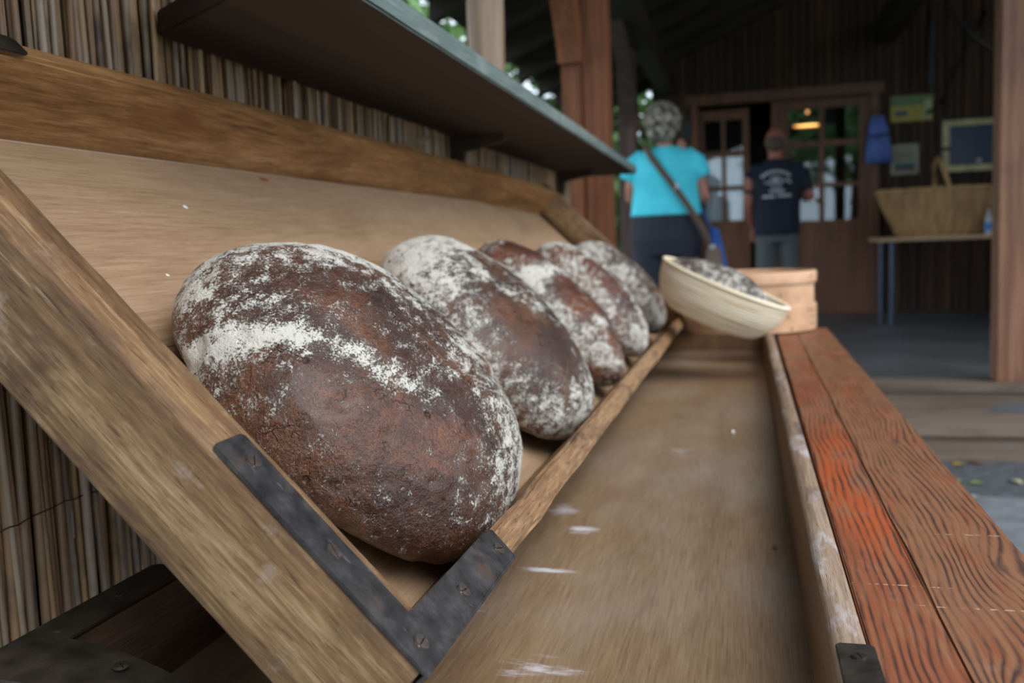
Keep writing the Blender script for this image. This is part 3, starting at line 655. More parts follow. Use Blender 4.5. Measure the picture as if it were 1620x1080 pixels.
for (sx, sy, a) in ((-.187, .565, .7), (-.102, .561, 1.2), (-.016, .564, .1), (-.0155, .66, -.15), (-.0145, .762, -.35)): screw(IR3, (sx, sy, .0036), .0062, a)

# ------------------------------------------------------------------ loaves
def fnoise(p, s, o): return noise.noise(Vector((p[0] * s + o, p[1] * s, p[2] * s)))
def loaf_mesh(aD, aL, h, seed, nu, nv, ff, lump=.006):
    vs = []; fl = []; z0 = .05
    for j in range(nv + 1):
        w = -math.pi / 2 + math.pi * j / nv; s = max(0, math.cos(w)) ** .9; zz = math.sin(w); z = zz * h if zz > 0 else -(abs(zz) ** .75) * z0
        for i in range(nu):
            u = 2 * math.pi * i / nu; cu_, su_ = math.cos(u), math.sin(u)
            a = math.copysign(abs(cu_) ** .93, cu_) * s * aD; b = math.copysign(abs(su_) ** .93, su_) * s * aL
            p = Vector((a, b, z)); nr = Vector((a / aD ** 2, b / aL ** 2, z / (h * h if z > 0 else z0 * z0))); nr = nr.normalized() if nr.length else Vector((0, 0, 1))
            d = fnoise(p, 9, seed) * lump + fnoise(p, 24, seed + 5) * lump * .35 + fnoise(p, 60, seed + 9) * .0011
            d -= .0035 * max(0, fnoise((a, b * .5, z), 38, seed + 20) - .33) * 3
            if zz < -.85: d *= .1
            q = p + nr * d; q.z = max(q.z, -z0 + .0006)
            vs.append(q); fl.append(ff(a / aD, b / aL, zz, p))
    fs = [(j * nu + i, j * nu + (i + 1) % nu, (j + 1) * nu + (i + 1) % nu, (j + 1) * nu + i) for j in range(nv) for i in range(nu)]
    me = bpy.data.meshes.new('loaf'); me.from_pydata(vs, [], fs); me.validate(); me.update()
    for p in me.polygons: p.use_smooth = True
    at = me.attributes.new('flour', 'FLOAT', 'POINT'); at.data.foreach_set('value', fl)
    return me
def g(x, c, w): return math.exp(-((x - c) / w) ** 2)
def sst(x, lo, hi): t = min(1, max(0, (x - lo) / (hi - lo))); return t * t * (3 - 2 * t)
def f_1(a, b, z, p):
    v = .385
    v += .36 * g(a - .10 * b, -.88, .36)                                              # dusted upper end
    v += .46 * g(a - 1.75 * (b + .65) + .03, 0, .15) * (1 - sst(a, .0, .5)) * sst(b, -1.3, -.9)   # ring left by the basket
    v += .22 * sst(b, -.30, .25) * (1 - sst(a, .25, .6))                             # far shoulder
    v += .30 * g(math.hypot(a, b), .92, .22) * sst(b, -.2, .5)
    v += .26 * g(a, .75, .34) * sst(b, -.6, .1)
    v -= .09 * g(a, .30, .40) * g(b, -.75, .35)
    return v
def f_2(a, b, z, p): r = math.hypot(a, b); return .38 + .33 * g(r, .95, .22) + .32 * g(math.hypot(a + .25, b + .05), .34, .10) + .25 * g(a, -.85, .3) - .28 * g(a, .35, .35) * g(b, -.55, .4)
def f_3(a, b, z, p): r = math.hypot(a, b); return .36 + .28 * g(r, .95, .2) + .45 * g(a - .1 * b, -.25, .12) + .45 * g(a, .45, .1) * g(b, -.4, .3) - .25 * g(a, -.75, .2) * g(b, -.5, .5)
def f_4(a, b, z, p): r = math.hypot(a, b); return .37 + .28 * g(r, .95, .25) + .3 * g(b, -.1, .2)
def f_5(a, b, z, p): r = math.hypot(a, b); return .50 + .2 * g(r, .9, .3)
LO = [((-.226, .891, .204, .214, .110, .011), 300, 170, f_1, 1.0, 1.0, 'large dark rye loaf nearest the camera with a glossy flank and a white flour stripe'),
      ((-.235, 1.414, .209, .192, .099, -.043), 200, 110, f_2, 3.7, .95, 'second loaf in the tray, floury ring on its crown, just behind the largest one'),
      ((-.240, 1.915, .206, .136, .082, .003), 130, 80, f_3, 8.1, 1.25, 'third, middle loaf in the tray with reddish crust and white flour smears'),
      ((-.231, 2.385, .196, .139, .093, .004), 110, 70, f_4, 12.4, 1.2, 'fourth loaf in the tray, between the reddish middle one and the last one'),
      ((-.231, 2.907, .190, .140, .099, -.001), 110, 70, f_5, 17.9, .9, 'fifth, farthest loaf in the tray, almost fully dusted with flour')]
for (cD, cL, aD, aL, h, phi), nu, nv, ff, seed, red, lab in LO:
    me = loaf_mesh(aD, aL, h, seed, nu, nv, ff); me.materials.append(bread_mat('rye_crust', seed, red=red))
    o = obj('bread_loaf', me); o.matrix_world = MTR @ Matrix.Translation((cD, cL, .05 - .0985)) @ Matrix.Rotation(phi, 4, 'Z')
    tag(o, lab, 'bread', 'dark rye loaves in the tilted tray')

# ------------------------------------------------------------------ sieve
MT['sieve'] = wood('bent_wood_hoop', [(.40, .20, .10), (.60, .35, .20), (.72, .47, .30)], axis=1, fib=14, stain=.15, staincol=(.25, .12, .07), bump=.1, rough=.45, ringf=5)
SV = empty('flour_sieve', (-.005, 3.215, .7835), 'round bentwood flour sieve with two hoops standing on the far end of the trough', 'sieve'); R = .214
bm = bmesh.new(); lathe(bm, [(R, .085), (R, .160), (R - .005, .160), (R - .005, .085)], 64, closed=True); obj('wall', fin(bm, 40), MT['sieve'], SV)
bm = bmesh.new(); lathe(bm, [(R + .001, .155), (R + .008, .156), (R + .009, .188), (R + .006, .193), (R - .002, .193), (R - .006, .188), (R - .006, .160)], 64, closed=True); obj('top_hoop', fin(bm, 40), MT['sieve'], SV)
bm = bmesh.new(); lathe(bm, [(R + .0005, 0), (R + .007, .001), (R + .008, .082), (R + .004, .086), (R - .002, .086), (R - .006, .082), (R - .006, .001)], 64, closed=True); obj('bottom_hoop', fin(bm, 40), MT['sieve'], SV)
bm = bmesh.new()
for k in range(40):
    q = -R * .95 + 2 * R * .95 * k / 39; hl = math.sqrt(max(0, (R - .008) ** 2 - q * q))
    tube(bm, [(q, -hl, .03), (q, hl, .03)], .0007, 4); tube(bm, [(-hl, q, .03), (hl, q, .03)], .0007, 4)
o = obj('mesh', fin(bm), MT['wire'], SV); o['kind'] = 'stuff'
for (ang, z) in ((-.42, .065), (-.42, .045), (-.42, .022), (-.55, .068), (-.98, .05), (-.92, .012), (-1.1, .12), (-.5, .176)):
    bm = bmesh.new(); ball(bm, (math.cos(ang) * (R + .0085), math.sin(ang) * (R + .0085), z), .0035, 8, 6); obj('nail', fin(bm), MT['iron_dark'], SV)

# ------------------------------------------------------------------ proofing basket with a loaf, leaning against the sieve
m = M('pale_cane')
n_ = m.noise(m.map((.03, .03, 1)), 130, 4, .6); n2_ = m.noise(m.map((.5, .5, 1)), 14, 3, .5)
c_ = m.mix(m.step(n_, .30, .52), (.50, .33, .14), (.95, .84, .62)); c_ = m.mix(m.ma('MULTIPLY', n2_, .3), c_, (.9, .8, .64)); m.bump(n_, .5, .002)
MT['cane'] = m.set(c_, .5, spec=.3)
BK = empty('proofing_basket', (0, 0, 0), 'pale coiled cane proofing basket tilted against the sieve with a loaf inside', 'basket')
BK.matrix_world = Matrix.Translation((-.066, 2.67, .962)) @ Matrix.Rotation(math.radians(24), 4, 'Y') @ Matrix.Rotation(math.radians(3), 4, 'X')
A_, B_ = .187, .135
prof = []
n = 15
for k in range(n + 1):
    t = k / n; ang = t * math.pi / 2; r = .62 + .38 * (math.sin(ang) ** .8); z = -.118 * (1 - t ** 1.25)
    prof.append((r, z))
fine_p = [(.0001, -.118)]
for (ra, za), (rb, zb) in zip(prof, prof[1:]):
    for q in (0, .25, .5, .75):
        t = q; bulge = .007 * math.sin(math.pi * q); fine_p.append((ra + (rb - ra) * t + bulge * 1.3, za + (zb - za) * t - bulge * .05))
fine_p.append(prof[-1]); inner = [(r * .95 - .01, z + .006) for r, z in prof][::-1] + [(.0001, -.11)]
bm = bmesh.new(); lathe(bm, fine_p + [(1.0, .003), (.97, .004)] + inner, 72, A_, B_)
obj('coiled_wall', fin(bm, 60), MT['cane'], BK)
bm = bmesh.new(); tube(bm, [(A_ * math.cos(k * math.pi / 30), B_ * math.sin(k * math.pi / 30), .003) for k in range(61)], .0058, 8, caps=False); obj('rim', fin(bm, 60), MT['cane'], BK)
me = loaf_mesh(.150, .105, .062, 31.0, 90, 60, lambda a, b, z, p: .58, .004); me.materials.append(bread_mat('floury_dough', 31.0, red=.8))
o = obj('bread_loaf', me); o.matrix_world = BK.matrix_world @ Matrix.Translation((-.02, .008, -.018)); tag(o, 'flour-covered loaf lying in the tilted cane basket', 'bread')

# ------------------------------------------------------------------ table with basket and bottle on the deck
TB = empty('folding_table', (1.07, 8.36, .30), 'narrow table with pale top and blue-grey tube legs against the back wall', 'table')
board('tabletop', (0, 1.35, 0, .72, .71, .742), MT['table'], TB, n=4, wob=0, bev=.004)
for lx, ly in ((.05, .24), (.11, .05), (1.28, .05), (1.28, .62)):
    bm = bmesh.new(); tube(bm, [(lx, ly, 0), (lx, ly, .71)], .021, 10); obj('leg', fin(bm, 60), MT['blue_metal'], TB)
MT['wicker'] = wood('wicker', [(.30, .17, .07), (.50, .31, .14), (.66, .44, .21)], axis=2, fib=20, stain=.2, bump=.3, rough=.55)
WB = empty('wicker_basket', (1.60, 8.66, 1.043), 'big oval wicker basket with an arched handle on the table under the framed picture', 'basket')
BA, BB = .50, .27
bm = bmesh.new(); lathe(bm, [(.0001, .0), (.62, .0), (.68, .03), (.82, .16), (.94, .29), (1.0, .385), (.975, .385), (.92, .29), (.80, .16), (.66, .04), (.6, .012), (.0001, .012)], 48, BA, BB); obj('weave', fin(bm), MT['wicker'], WB)
bm = bmesh.new()
for k in range(56):
    t = k / 56 * 2 * math.pi; c, s = math.cos(t) * BA, math.sin(t) * BB
    tube(bm, [(c * .69, s * .69, .02), (c * .83, s * .83, .16), (c * .95, s * .95, .29), (c * 1.01, s * 1.01, .385)], .010, 6)
o = obj('stakes', fin(bm, 60), MT['wicker'], WB); o['kind'] = 'stuff'
bm = bmesh.new(); tube(bm, [(1.01 * BA * math.cos(k * math.pi / 24), 1.01 * BB * math.sin(k * math.pi / 24), .39 + .004 * math.sin(k * 2.2)) for k in range(49)], .022, 8, caps=False); obj('rim', fin(bm, 60), MT['wicker'], WB)
bm = bmesh.new(); tube(bm, [(.02, -BB - .02 + .0, .22), (.02, -BB - .02, .40), (.0, -BB * .92, .50), (-.02, -BB * .6, .60), (-.02, 0, .66), (-.02, BB * .6, .60), (.0, BB * .92, .48), (.0, BB, .36)], .018, 8); obj('handle', fin(bm, 60), MT['wicker'], WB)
BT = empty('bottle', (1.93, 8.42, 1.043), 'small clear bottle with blue label beside the wicker basket', 'bottle')
bm = bmesh.new(); lathe(bm, [(.0001, 0), (.028, 0), (.03, .01), (.03, .11), (.024, .14), (.011, .165), (.011, .20), (.0001, .20)], 20); obj('body', fin(bm, 50), plain('pale_plastic', (.5, .58, .66), .15), BT)
bm = bmesh.new(); lathe(bm, [(.0308, .03), (.0312, .032), (.0312, .095), (.0308, .097)], 20); obj('paper_label', fin(bm), plain('blue_label', (.06, .22, .62), .35), BT)

# ------------------------------------------------------------------ things on the back wall
YW = YB - .004
def hung(name, b, mat, label, cat, bev=.003):
    e = empty(name, (b[0], YW, b[4]), label, cat); return e
sg = empty('wall_sign', (1.34, YW, 2.14), 'green and yellow rectangular sign on the plank wall above the blue cloth bag', 'sign')
box('plate', (0, .375, -.012, 0, 0, .245), plain('sign_yellow', (.30, .27, .02), .4), sg, bev=.002)
box('green_field', (0.005, .37, -.0135, -.012, .15, .24), plain('sign_green', (.075, .16, .05), .4), sg)
box('dark_emblem', (.04, .15, -.0135, -.012, .055, .105), plain('sign_dark', (.03, .05, .07), .4), sg)
box('pale_field', (.30, .365, -.0145, -.0135, .02, .20), plain('sign_pale', (.30, .34, .16), .4), sg)
pp = empty('poster', (1.345, YW, 1.64), 'small pale paper notice on the plank wall just above the wicker basket', 'poster')
box('sheet', (0, .25, -.006, 0, 0, .29), plain('paper', (.28, .29, .22), .7), pp)
box('picture', (.03, .215, -.007, -.006, .05, .11), plain('notice_picture', (.03, .09, .10), .6), pp)
box('red_band', (.03, .215, -.0072, -.006, .03, .05), plain('notice_red', (.22, .06, .05), .6), pp)
box('text_band', (.04, .21, -.007, -.006, .19, .205), plain('notice_text', (.16, .10, .08), .6), pp)
box('text_band', (.04, .21, -.007, -.006, .15, .16), MT['black'], pp)
cl = bmesh.new()
for (zz, xa, xb, dy) in ((0, 0, .245, .035), (.10, .005, .24, .05), (.235, .018, .225, .045), (.245, .02, .222, .035), (.34, .03, .205, .04), (.45, .045, .17, .02)):
    for k in range(13):
        t = k / 12; cl.verts.new((xa + (xb - xa) * t, -.004 - dy * (math.sin(math.pi * t) ** .5) - .008 * math.sin(t * 14 + zz * 6), zz))
cl.verts.ensure_lookup_table()
for j in range(5):
    for k in range(12): cl.faces.new([cl.verts[q] for q in (j * 13 + k, j * 13 + k + 1, (j + 1) * 13 + k + 1, (j + 1) * 13 + k)])
BG = empty('cloth_bag', (1.105, YB - .05, 1.76), 'blue cloth bag hanging beside the right-hand door frame', 'bag')
o = obj('cloth', fin(cl, 60), plain('blue_cloth', (.10, .17, .48), .8), BG); md = o.modifiers.new('t', 'SOLIDIFY'); md.thickness = .006
bm = bmesh.new(); tube(bm, [(.02, -.055, .245), (.07, -.075, .25), (.14, -.078, .262), (.22, -.055, .255)], .010, 6); obj('dark_band', fin(bm), plain('navy_band', (.02, .03, .08), .8), BG)
bm = bmesh.new(); tube(bm, [(.06, -.02, .45), (.08, -.01, .50), (.11, .03, .53), (.14, -.01, .50), (.15, -.02, .45)], .006, 6); obj('loop', fin(bm), MT['black'], BG)
FR = empty('framed_picture', (1.80, YW, 1.64), 'dark glazed picture in a cream frame on the plank wall right of the notice', 'picture')
cream = plain('cream_frame', (.52, .47, .24), .5, var=.35, bs=30)
box('backing', (-.03, .62, -.03, 0, -.03, .50), MT['black'], FR, bev=.004)
for b in ((0, .60, -.045, -.028, .425, .48), (0, .06, -.045, -.028, .055, .20), (0, .06, -.045, -.028, .235, .425), (0, .60, -.045, -.028, 0, .055), (.54, .60, -.045, -.028, .055, .425)): box('frame_strip', b, cream, FR, bev=.004)
pm = M('picture_glass'); pm.set((.02, .04, .085), .25, spec=.3); box('pane', (.06, .54, -.036, -.029, .055, .425), pm.m, FR)
o = box('white_dot', (.30, .34, -.038, -.036, .075, .11), plain('dot', (.5, .52, .6), .5), FR); o = box('white_dot', (.44, .47, -.038, -.036, .075, .11), plain('dot', (.5, .52, .6), .5), FR)
TL = empty('crossed_poles', (1.66, YW - .03, 2.17), 'two crossed black poles fixed on the plank wall above the cream-framed picture', 'poles')
for pts in (((.0, 0, .03), (.13, -.01, .12), (.24, -.015, .42), (.50, -.02, .92)), ((.20, -.05, .98), (.36, -.055, .72), (.56, -.05, .55))):
    bm = bmesh.new(); tube(bm, pts, .017, 8); obj('pole', fin(bm, 60), MT['black'], TL)
HB = empty('black_hanging_tool', (1.695, YW - .03, 2.40), 'long narrow black tool hanging upright on the plank wall above the yellow-green sign', 'tool')
bm = bmesh.new(); tube(bm, [(0, 0, 0), (0, -.005, .15), (.0, 0, .62)], [(.02, .012), (.045, .015), (.03, .012)], 10, side=(1, 0, 0)); obj('blade', fin(bm, 60), MT['black'], HB)
bm = bmesh.new(); tube(bm, [(0, 0, .60), (0, 0, .78)], .01, 8); obj('handle', fin(bm, 60), MT['black'], HB)

# ------------------------------------------------------------------ people
def soft(bm, name, mat, parent, vox=.011, sm=4):
    me = fin(bm); o = obj(name, me, mat, parent); r = o.modifiers.new('r', 'REMESH'); r.mode = 'VOXEL'; r.voxel_size = vox; r.use_smooth_shade = True
    s = o.modifiers.new('s', 'SMOOTH'); s.iterations = sm; s.factor = .5
    return o
def hand(bm, w, d, side, size=1.0, curl=.5):
    """palm from wrist w along d, five separate bent fingers"""
    w = Vector(w); d = Vector(d).normalized(); s = Vector(side); s = (s - d * s.dot(d)).normalized(); nrm = d.cross(s)
    tube(bm, [w, w + d * .04 * size, w + d * .085 * size], [(.026 * size, .016 * size), (.040 * size, .016 * size), (.038 * size, .013 * size)], 10, side=s)
    for k, L in enumerate((.070, .080, .075, .058)):
        b = w + d * .08 * size + s * (.030 - .020 * k) * size; p1 = b + d * L * .45 * size + nrm * L * .2 * curl; p2 = p1 + d * L * .3 * size + nrm * L * .45 * curl
        tube(bm, [b - d * .02, p1, p2], [.0095 * size, .0085 * size, .0065 * size], 7)
    b = w + d * .025 * size + s * .030 * size; tube(bm, [b, b + s * .03 * size + d * .03 * size, b + s * .035 * size + d * .06 * size + nrm * .01], [.012 * size, .010 * size, .008 * size], 7)
def head(bm, c, yaw, r=1.0):
    """skull, jaw, nose, ears, neck joint; faces +Y before the yaw"""
    Rm = Matrix.Translation(Vector(c)) @ Matrix.Rotation(yaw, 4, 'Z')
    ball(bm, Rm @ Vector((0, -.01, .02)), (.076 * r, .095 * r, .100 * r), 16, 12); ball(bm, Rm @ Vector((0, .028, -.055)), (.054 * r, .060 * r, .060 * r), 14, 10, Matrix.Rotation(yaw, 4, 'Z'))
    tube(bm, [Rm @ Vector((0, .085, .02)), Rm @ Vector((0, .108, -.018)), Rm @ Vector((0, .085, -.03))], [.009, .014, .012], 8)
    for s in (-1, 1): ball(bm, Rm @ Vector((s * .078 * r, -.005, -.005)), (.010, .022, .032), 8, 8, Matrix.Rotation(yaw, 4, 'Z'))
    for s in (-1, 1): ball(bm, Rm @ Vector((s * .03, .078, .012)), .014, 8, 6)
    tube(bm, [Rm @ Vector((-.022, .083, -.058)), Rm @ Vector((0, .09, -.056)), Rm @ Vector((.022, .083, -.058))], .006, 6)
def eyes(c, yaw, parent):
    Rm = Matrix.Translation(Vector(c)) @ Matrix.Rotation(yaw, 4, 'Z')
    for s in (-1, 1):
        bm = bmesh.new(); ball(bm, Rm @ Vector((s * .03, .087, .012)), .009, 10, 8); obj('eye', fin(bm, 60), plain('eye', (.08, .06, .05), .2), parent)
SK = plain('skin', (.46, .20, .13), .5); SK2 = plain('skin_ruddy', (.36, .13, .09), .5)
# the woman
WO = empty('person', (-.53, 6.2, .30), 'woman seen from behind in turquoise short-sleeved blouse and dark trousers, phone raised', 'person')
bm = bmesh.new(); hy = -.35; head(bm, (.0, .02, 1.545), hy, 1.02)
tube(bm, [(0, .0, 1.34), (.0, .0, 1.42), (0, .01, 1.49)], [.07, .054, .052], 14)
tube(bm, [(0, 0, .80), (0, 0, .95), (0, 0, 1.12), (0, 0, 1.28), (0, 0, 1.37)], [(.19, .13), (.185, .125), (.17, .12), (.18, .11), (.10, .08)], 18, side=(1, 0, 0))
tube(bm, [(-.17, 0, 1.33), (-.225, -.01, 1.15), (-.235, .02, 1.06)], [.052, .043, .037], 10); tube(bm, [(-.235, .02, 1.06), (-.15, .17, 1.20), (-.04, .24, 1.34)], [.038, .033, .024], 10); hand(bm, (-.04, .24, 1.34), (.5, .15, .9), (1, 0, 0), .85)
tube(bm, [(.17, 0, 1.33), (.225, -.005, 1.18), (.252, .01, 1.05)], [.052, .044, .038], 10); tube(bm, [(.252, .01, 1.05), (.235, .15, 1.17), (.10, .25, 1.36)], [.038, .034, .024], 10); hand(bm, (.10, .25, 1.36), (-.05, .1, 1), (-1, 0, 0), .85)
for s in (-1, 1): tube(bm, [(s * .10, 0, .84), (s * .105, .01, .46), (s * .105, -.01, .08)], [.095, .062, .042], 12); tube(bm, [(s * .105, -.03, .045), (s * .11, .08, .035), (s * .115, .16, .025)], [(.036, .036), (.040, .028), (.036, .018)], 10, side=(1, 0, 0))
soft(bm, 'body', SK, WO); eyes((0, .02, 1.545), hy, WO)
blouse = plain('turquoise_jersey', (.08, .74, .90), .75, 0, .25, 25, .12)
bm = bmesh.new()
tube(bm, [(0, 0, .955), (0, 0, 1.0), (0, 0, 1.12), (0, -.01, 1.24), (0, -.01, 1.33), (0, 0, 1.385), (0, 0, 1.405)], [(.238, .165), (.228, .158), (.215, .152), (.222, .148), (.205, .128), (.135, .09), (.075, .07)], 26, side=(1, 0, 0))
for s in (-1, 1): tube(bm, [(s * .13, 0, 1.35), (s * .205, -.005, 1.29), (s * .26, -.005, 1.20)], [(.060, .070), (.068, .082), (.050, .088)], 14)
soft(bm, 'blouse', blouse, WO, .012, 5)
bm = bmesh.new(); navy = plain('dark_navy_cloth', (.018, .020, .034), .8)
tube(bm, [(0, 0, 1.0), (0, 0, .93), (0, -.005, .80), (0, 0, .70)], [(.215, .145), (.228, .158), (.238, .168), (.22, .15)], 26, side=(1, 0, 0))
for s in (-1, 1): tube(bm, [(s * .105, 0, .80), (s * .112, .005, .50), (s * .115, 0, .07)], [(.122, .14), (.105, .105), (.092, .092)], 16)
soft(bm, 'trousers', navy, WO, .012, 4)
bm = bmesh.new()
for s in (-1, 1): tube(bm, [(s * .105, -.045, .035), (s * .11, .07, .035), (s * .116, .175, .025)], [(.042, .042), (.047, .036), (.043, .026)], 12, side=(1, 0, 0))
soft(bm, 'shoes', MT['black'], WO, .01, 2)
def hairmat():
    m = M('short_grey_hair'); n = m.noise(m.map((1, 1, .4)), 55, 5, .7); m.bump(n, 1, .012)
    return m.set(m.ramp(m.noise(m.co, 30, 4, .65), [(.38, (.04, .03, .024)), (.50, (.15, .12, .09)), (.60, (.55, .50, .42))]), .6)
bm = bmesh.new(); ball(bm, (-.012, -.005, 1.585), (.122, .128, .118), 20, 14); ball(bm, (-.012, -.045, 1.520), (.108, .082, .095), 16, 12)
for k in range(70):
    t = random.uniform(0, 6.28); ph = random.uniform(-.5, 1.5); d = Vector((math.cos(t) * math.cos(ph), math.sin(t) * math.cos(ph), math.sin(ph)))
    if d.y > .5 and d.z < .5: continue
    p = Vector((0, -.012, 1.57)) + Vector((d.x * .118 - .012, d.y * .112, d.z * .112)); tube(bm, [p, p + d * .018 + Vector((0, 0, -.008))], [.018, .008], 6)
soft(bm, 'hair', hairmat(), WO, .01, 1)
strap = plain('brown_strap', (.10, .055, .035), .5)
bm = bmesh.new(); pts = [(-.135, .11, 1.37), (-.125, .02, 1.435), (-.115, -.10, 1.405), (-.075, -.155, 1.33), (-.03, -.172, 1.27), (.06, -.180, 1.15), (.15, -.175, 1.02), (.215, -.165, .91), (.27, -.15, .80), (.285, -.13, .74)]
tube(bm, pts, [(.020, .005)] * len(pts), 8, side=(.75, 0, .65)); obj('bag_strap', fin(bm, 50), strap, WO)
WB2 = empty('shoulder_bag', (-.225, 6.03, .93), 'brown shoulder bag hanging at the right hip of the woman in turquoise', 'bag')
bm = bmesh.new(); prism(bm, [(-.06, -.14), (.07, -.14), (.055, .10), (.02, .13), (-.03, .11)], -.035, .035); bmesh.ops.rotate(bm, verts=bm.verts, matrix=Matrix.Rotation(math.pi / 2, 3, 'X')); bmesh.ops.bevel(bm, geom=list(bm.edges), offset=.012, segments=3, affect='EDGES')
obj('pouch', fin(bm, 50), plain('taupe_leather', (.16, .11, .08), .5), WB2)
bm = bmesh.new(); tube(bm, [(.0, -.052 + .0, .10), (.0, -.055, .125)], [(.016, .004), (.016, .004)], 8, side=(1, 0, 0)); obj('buckle', fin(bm), plain('steel', (.7, .7, .7), .3, .9), WB2)
bm = bmesh.new(); tube(bm, [(.067, -.176, 1.145), (.085, -.178, 1.12)], [(.024, .007), (.024, .007)], 8, side=(.75, 0, .65)); obj('strap_slider', fin(bm), plain('steel2', (.6, .6, .6), .3, .8), WO)
PH = empty('phone', (-.41, 6.50, 1.76), 'dark mobile phone held up beside the face of the woman in turquoise', 'phone'); PH.rotation_euler = (0, .1, -.2)
box('case', (-.036, .036, -.006, .004, 0, .145), MT['black'], PH, bev=.004, segs=2); box('screen', (-.032, .032, .0042, .005, .008, .137), plain('screen_dark', (.02, .02, .03), .1), PH)
# blue cloth bag on her far side
BL = empty('cloth_bag', (-.215, 6.30, .80), 'bright blue cloth bag behind the right hip of the woman in turquoise', 'bag')
bm = bmesh.new(); tube(bm, [(0, 0, -.17), (0, 0, -.10), (0, 0, .08), (0, 0, .22), (-.01, 0, .36)], [(.07, .03), (.085, .05), (.08, .05), (.055, .03), (.03, .015)], 16, side=(1, 0, 0)); obj('cloth', fin(bm, 60), plain('royal_blue_cloth', (.03, .12, .42), .8), BL)
bm = bmesh.new(); tube(bm, [(-.01, 0, .34), (-.06, 0, .42), (-.08, 0, .50)], .008, 6); obj('handle', fin(bm, 60), plain('royal_blue_handle', (.03, .12, .42), .8), BL)
# the man
MN = empty('person', (.232, 8.1, .30), 'man seen from behind in navy printed T-shirt and grey trousers at the door', 'person')
bm = bmesh.new(); my = .25; head(bm, (-.01, .03, 1.575), my, 1.02)
tube(bm, [(-.005, 0, 1.36), (-.008, .005, 1.44), (-.01, .02, 1.52)], [.075, .058, .056], 14)
tube(bm, [(0, 0, .84), (0, 0, 1.0), (0, 0, 1.15), (0, 0, 1.32), (0, 0, 1.40)], [(.155, .115), (.16, .12), (.175, .12), (.19, .11), (.10, .08)], 18, side=(1, 0, 0))
tube(bm, [(-.185, 0, 1.36), (-.225, -.01, 1.20), (-.230, -.01, 1.07)], [.055, .046, .038], 10); tube(bm, [(-.230, -.01, 1.07), (-.215, .06, .96), (-.19, .12, .87)], [.038, .032, .024], 10); hand(bm, (-.19, .12, .87), (.05, .25, -.9), (1, 0, 0), .95)
tube(bm, [(.185, 0, 1.36), (.235, -.02, 1.23), (.262, -.01, 1.11)], [.055, .047, .040], 10); tube(bm, [(.262, -.01, 1.11), (.24, .12, 1.10), (.18, .24, 1.16)], [.040, .034, .025], 10); hand(bm, (.18, .24, 1.16), (-.3, .9, .2), (0, 0, 1), .95)
for s in (-1, 1): tube(bm, [(s * .09, 0, .88), (s * .10, .01, .48), (s * .105, -.01, .08)], [.085, .06, .042], 12); tube(bm, [(s * .105, -.03, .045), (s * .11, .09, .035), (s * .12, .18, .025)], [(.038, .038), (.042, .030), (.038, .02)], 10, side=(1, 0, 0))
soft(bm, 'body', SK2, MN); eyes((-.01, .03, 1.575), my, MN)
bm = bmesh.new(); tube(bm, [(0, 0, .80), (0, 0, .90), (0, 0, 1.05), (0, -.01, 1.22), (0, -.005, 1.34), (0, 0, 1.41), (0, 0, 1.435)], [(.185, .145), (.188, .148), (.19, .148), (.205, .142), (.195, .122), (.125, .09), (.075, .068)], 26, side=(1, 0, 0))
for s in (-1, 1): tube(bm, [(s * .13, 0, 1.37), (s * .205, -.01, 1.30), (s * .238, -.012, 1.16)], [(.062, .070), (.068, .075), (.062, .072)], 14)
soft(bm, 'shirt', plain('navy_cotton', (.006, .010, .024), .85), MN, .012, 4)
bm = bmesh.new(); tube(bm, [(0, 0, .92), (0, 0, .80), (0, 0, .74)], [(.165, .12), (.17, .13), (.16, .12)], 22, side=(1, 0, 0))
for s in (-1, 1): tube(bm, [(s * .085, 0, .80), (s * .098, .005, .48), (s * .105, 0, .06)], [(.090, .11), (.082, .09), (.075, .082)], 16)
soft(bm, 'trousers', plain('grey_green_cloth', (.085, .10, .10), .85), MN, .012, 4)
bm = bmesh.new()
for s in (-1, 1): tube(bm, [(s * .105, -.045, .035), (s * .112, .08, .035), (s * .121, .19, .025)], [(.045, .044), (.05, .038), (.046, .028)], 12, side=(1, 0, 0))
soft(bm, 'shoes', MT['black'], MN, .01, 2)
bm = bmesh.new(); ball(bm, (-.012, -.035, 1.56), (.079, .075, .070), 16, 12); soft(bm, 'hair', plain('cropped_hair', (.10, .065, .05), .8), MN, .01, 1)
bm = bmesh.new()      # white print on the back: arched line, round emblem, two lines below
def onback(x, z): return (x, -.152 + .9 * x * x / .4 + max(0, z - 1.27) * .22, z)
def dab(x, z, w, h): tube(bm, [onback(x - w / 2, z), onback(x + w / 2, z)], [(h / 2, .004)] * 2, 6, side=(0, 0, 1))
for k in range(9): t = -1 + k / 4; dab(-.01 + t * .105, 1.325 - .035 * t * t, .018, .022)
for k in range(12): t = k / 12 * 6.283; dab(-.01 + math.cos(t) * .045, 1.24 + math.sin(t) * .040, .016, .014)
dab(-.01, 1.245, .035, .03); dab(-.085, 1.235, .03, .012); dab(.07, 1.25, .035, .014); dab(.10, 1.235, .02, .02)
for k in range(5): dab(-.05 + k * .024, 1.165, .018, .022)
for k in range(4): dab(-.105 + k * .024, 1.12, .019, .020)
for k in range(5): dab(.01 + k * .022, 1.125, .017, .020)
obj('shirt_print', fin(bm), plain('white_print', (.55, .56, .60), .8), MN)['kind'] = 'stuff'

